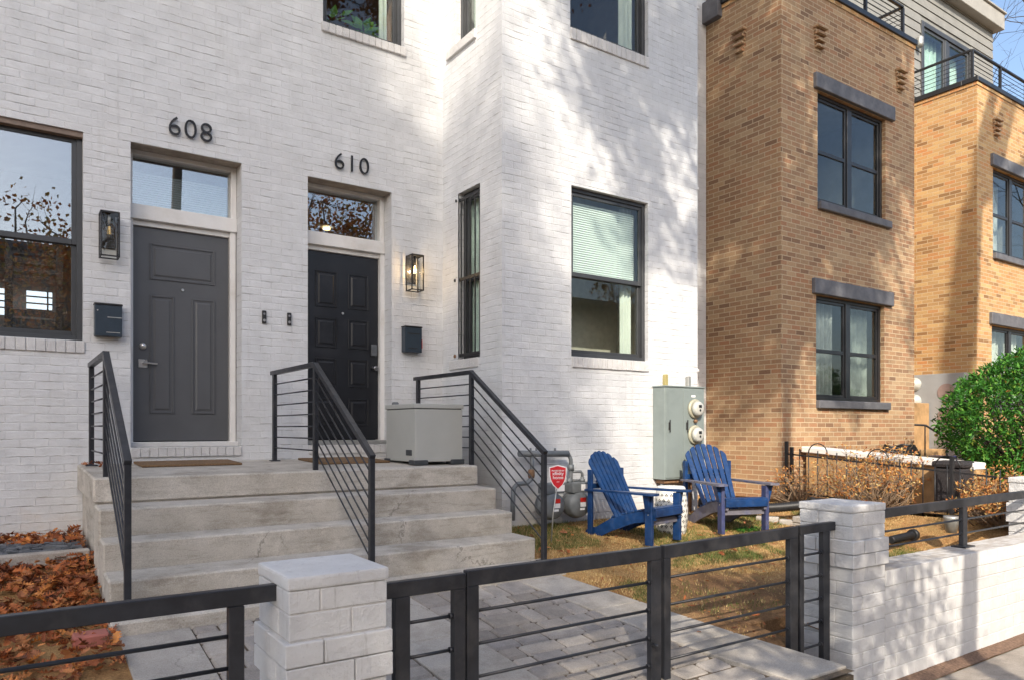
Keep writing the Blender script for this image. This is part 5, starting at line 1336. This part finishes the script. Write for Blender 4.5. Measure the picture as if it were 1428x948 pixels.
# lawn grass
def grass(name, n_, mat, hmin, hmax, thr, label, seed):
    rnd = random.Random(seed); m = MB(); k = 0; tries = 0
    while k < n_ and tries < n_*8:
        tries += 1
        x, y = rnd.uniform(3.8, 8.7), rnd.uniform(3.05, 6.33)
        if x < edge_x(y)+.02 and y < 4.9: continue
        if x > 4.3 and x < 4.85 and y < 3.45: continue
        if math.hypot(x-4.9, y-3.3) < 1.0+.5*mnoise.noise(Vector((x*2, y*2, 7))) and rnd.random() < .9: continue
        nv = mnoise.noise(Vector((x*.9+seed, y*.9, 0)))+.5*mnoise.noise(Vector((x*3.3, y*3.3, seed)))+(.22 if y > 4.9 and x < 6.9 else -.05)
        if nv < thr: continue
        for q in range(3):
            xx, yy = x+rnd.gauss(0,.012), y+rnd.gauss(0,.012); z = yz(xx, yy)-.005
            a = rnd.uniform(0, 6.28); h = rnd.uniform(hmin, hmax); w_ = (.0022 if name[0] == 'g' else .0034); lean = rnd.uniform(.2, 1.1)*h
            d = Vector((math.cos(a), math.sin(a), 0)); s_ = Vector((-d.y, d.x, 0))*w_; p = Vector((xx, yy, z))
            m.bm.faces.new([m.bm.verts.new(p-s_), m.bm.verts.new(p+s_), m.bm.verts.new(p+d*lean+Vector((0,0,h)))])
        k += 1
    tag(m.build(name, mat, normals=False), label, 'grass', kind='stuff')
grass('green_grass', 15000, M['grass'], .015, .045, .12, 'patchy short green grass of the small lawn', 3)
grass('dry_grass', 26000, M['straw'], .010, .030, -.30, 'dry straw coloured grass over the bare soil', 4)

# ------------------------------------------------------------------ TREES
def tree(name, base, crown_c, crown_r, nlimb, nclus, nleaf, label, seed, trunk_r=.15, mat='autumn', leaf=.09, spread=.45, gap=.2, fork=None, group=None, nf=.55):
    rnd = random.Random(seed); t = thing(name, base, label, 'tree', group); base = Vector(base); cc = Vector(crown_c)
    fz = fork if fork else max(2.5, cc.z-crown_r[2]*1.0)
    top = Vector((lerp(base.x, cc.x, .35), lerp(base.y, cc.y, .35), fz))
    m = MB(); mid = base.lerp(top, .5)+Vector((rnd.gauss(0,.05), rnd.gauss(0,.05), 0))
    m.tube([base, base+Vector((0,0,.25)), mid, top], [trunk_r*1.25, trunk_r, trunk_r*.88, trunk_r*.75], 14); m.build('trunk', M['bark'], t)
    mb = MB(); ml = MB(); limbs = []
    for i in range(nlimb):
        a = i/nlimb*6.28+rnd.uniform(-.4,.4); e = cc+Vector((math.cos(a)*crown_r[0]*rnd.uniform(.4,.8), math.sin(a)*crown_r[1]*rnd.uniform(.4,.8), crown_r[2]*rnd.uniform(-.3,.85)))
        pts = [top.lerp(e, s/5)+Vector((rnd.gauss(0,.12), rnd.gauss(0,.12), .35*math.sin(s/5*3.1)))*(1 if 0 < s < 5 else 0) for s in range(6)]
        mb.tube(pts, [lerp(trunk_r*.55, .025, s/5) for s in range(6)], 7); limbs.append(pts)
    for i in range(nclus):
        d = rdir(rnd); k = rnd.random()**.4
        p = cc+Vector((d.x*crown_r[0]*k, d.y*crown_r[1]*k, d.z*crown_r[2]*k))
        if mnoise.noise(p*nf+Vector((seed,0,0))) < gap-.35: continue
        q = min((pp for L in limbs for pp in L[1:]), key=lambda s: (s-p).length)
        md = q.lerp(p, .5)+Vector((rnd.gauss(0,.1), rnd.gauss(0,.1), rnd.gauss(0,.1)))
        mb.tube([q, md, p], [.025,.014,.005], 5)
        for w_ in range(3):
            e = p+rdir(rnd)*spread*rnd.uniform(.6,1.3); mb.tube([md.lerp(p, rnd.random()), e], [.008,.003], 4)
        for w_ in range(nleaf):
            pp = p+Vector((rnd.gauss(0,spread), rnd.gauss(0,spread), rnd.gauss(0,spread*.8)))*.75
            leaf_quad(ml, pp, rdir(rnd), rdir(rnd), leaf*rnd.uniform(.7,1.3), leaf*.7)
    mb.build('branches', M['bark'], t)
    if nleaf: ml.build('foliage', M[mat], t, normals=False)
    return t
G1 = 'street trees on the kerb behind the viewer'
tree('street_tree', (-11.5, -13.2, -.02), (-12.0, -13.0, 18.0), (4.1, 3.2, 6.0), 10, 520, 150, 'unseen very tall dense tree across the road, placed to shade the left facade', 41, .38, leaf=.14, spread=.6, gap=.0, fork=9.5)  # unseen tree, height and crown set so its shadow covers the left facade
tree('street_tree', (2.95, -2.2, -.02), (3.7, -2.2, 13.3), (4.4, 2.0, 3.5), 10, 440, 190, 'thin leaved street tree on the kerb before the gate', 42, .125, leaf=.12, spread=.34, gap=.40, nf=.85, fork=9.5, group=G1)
tree('street_tree', (7.4, -2.3, -.02), (11.3, -2.4, 15.5), (2.8, 2.0, 3.4), 7, 26, 14, 'nearly bare street tree on the kerb before the brick building', 43, .24, leaf=.12, spread=.5, gap=.1, fork=13.2, group=G1)
tree('added_shade_tree', (.9, -2.4, -.02), (1.35, -2.3, 5.1), (1.75, 1.2, 1.35), 6, 60, 60, 'added unseen tree with a low thin crown, shading the low wall and gate', 44, .06, leaf=.10, spread=.35, gap=.2, nf=.9, fork=3.2)  # unseen tree, added to shade the low wall, right pillar and lawn edge
# bare tree right, beyond the penthouse, against the sky
def bare_tree(base, h, label, seed, r0=.18):
    rnd = random.Random(seed); t = thing('bare_tree', base, label, 'tree'); m = MB(); mt = MB()
    mt.tube([Vector(base), Vector(base)+Vector((0,0,h*.4))], [r0, r0*.8], 12)
    def grow(p, d, L, r, lv):
        q = p; pts = [p]; n_ = 4
        for i in range(n_): d = (d+rdir(rnd)*.22+Vector((0,0,.05))).normalized(); q = q+d*L/n_; pts.append(q)
        m.tube(pts, [lerp(r, r*.55, i/n_) for i in range(n_+1)], 5 if lv < 3 else 3, caps=False)
        if lv >= 6: return
        for k in range(3 if lv < 4 else 2):
            s_ = pts[rnd.choice((2,3,4))]; nd = (d+rdir(rnd)*.95).normalized(); grow(s_, nd, L*rnd.uniform(.6,.82), r*.55, lv+1)
    top = Vector(base)+Vector((0,0,h*.4))
    for k in range(5): grow(top, (Vector((math.cos(k*1.26), math.sin(k*1.26), 1.1))).normalized(), h*.24, r0*.5, 1)
    mt.build('trunk', M['bark'], t); m.build('branches', M['twigdark'], t)
tree('far_tree', (11.9, -14.5, -.02), (11.9, -14.5, 9.6), (2.6, 2.2, 3.6), 7, 110, 40, 'taller orange autumn tree across the street', 71, .18, leaf=.17, spread=.5, gap=.1, fork=4.5)
bare_tree((26.2, 9.2, .5), 16.5, 'leafless tree with fine branches against the sky at the upper right corner', 51)
bare_tree((34, 6, .3), 17, 'second leafless tree farther right behind the rooftops', 52)

# opposite side of the street (seen in the window reflections)
t = thing('opposite_house', (0, -19, 0), 'red brick row of houses across the street, seen in window reflections', 'house')
m = MB(lambda a, d, z: (a, -18-d, z)); holes = []
for i in range(-9, 12):
    for z0 in (1.2, 4.4): holes.append((i*3.1, i*3.1+1.2, z0, z0+1.9, .15))
wall(m, -30, 40, -.05, 8.3, holes, .15); m.build('wall', M['redbrick'], t)
m = MB(); m.box(-30, 40, -28, -18.01, 8.3, 8.6); m.box(-30, 40, -18.3, -17.85, 8.601, 8.9, .02); m.box(-30, 40, -28, -27.8, 0, 8.29); m.build('roof', M['lintel'], t)
m = MB()
for h in holes: m.box(h[0]+.01, h[1]-.01, -18.2, -18.14, h[2]+.01, h[3]-.01)
m.build('windows', M['frame'], t)
G2 = 'trees across the street'
for k, (x, s_) in enumerate(((-13, 61), (-6.5, 62), (.5, 63), (8, 64), (16, 65), (24, 66))):
    tree('far_tree', (x, -13.5, -.02), (x+.3, -13.6, 6.4), (2.7, 2.2, 3.0), 7, 70, 26, 'autumn tree across the street in front of the red brick houses', s_, .16, leaf=.17, spread=.5, gap=.1, fork=3.2, group=G2)
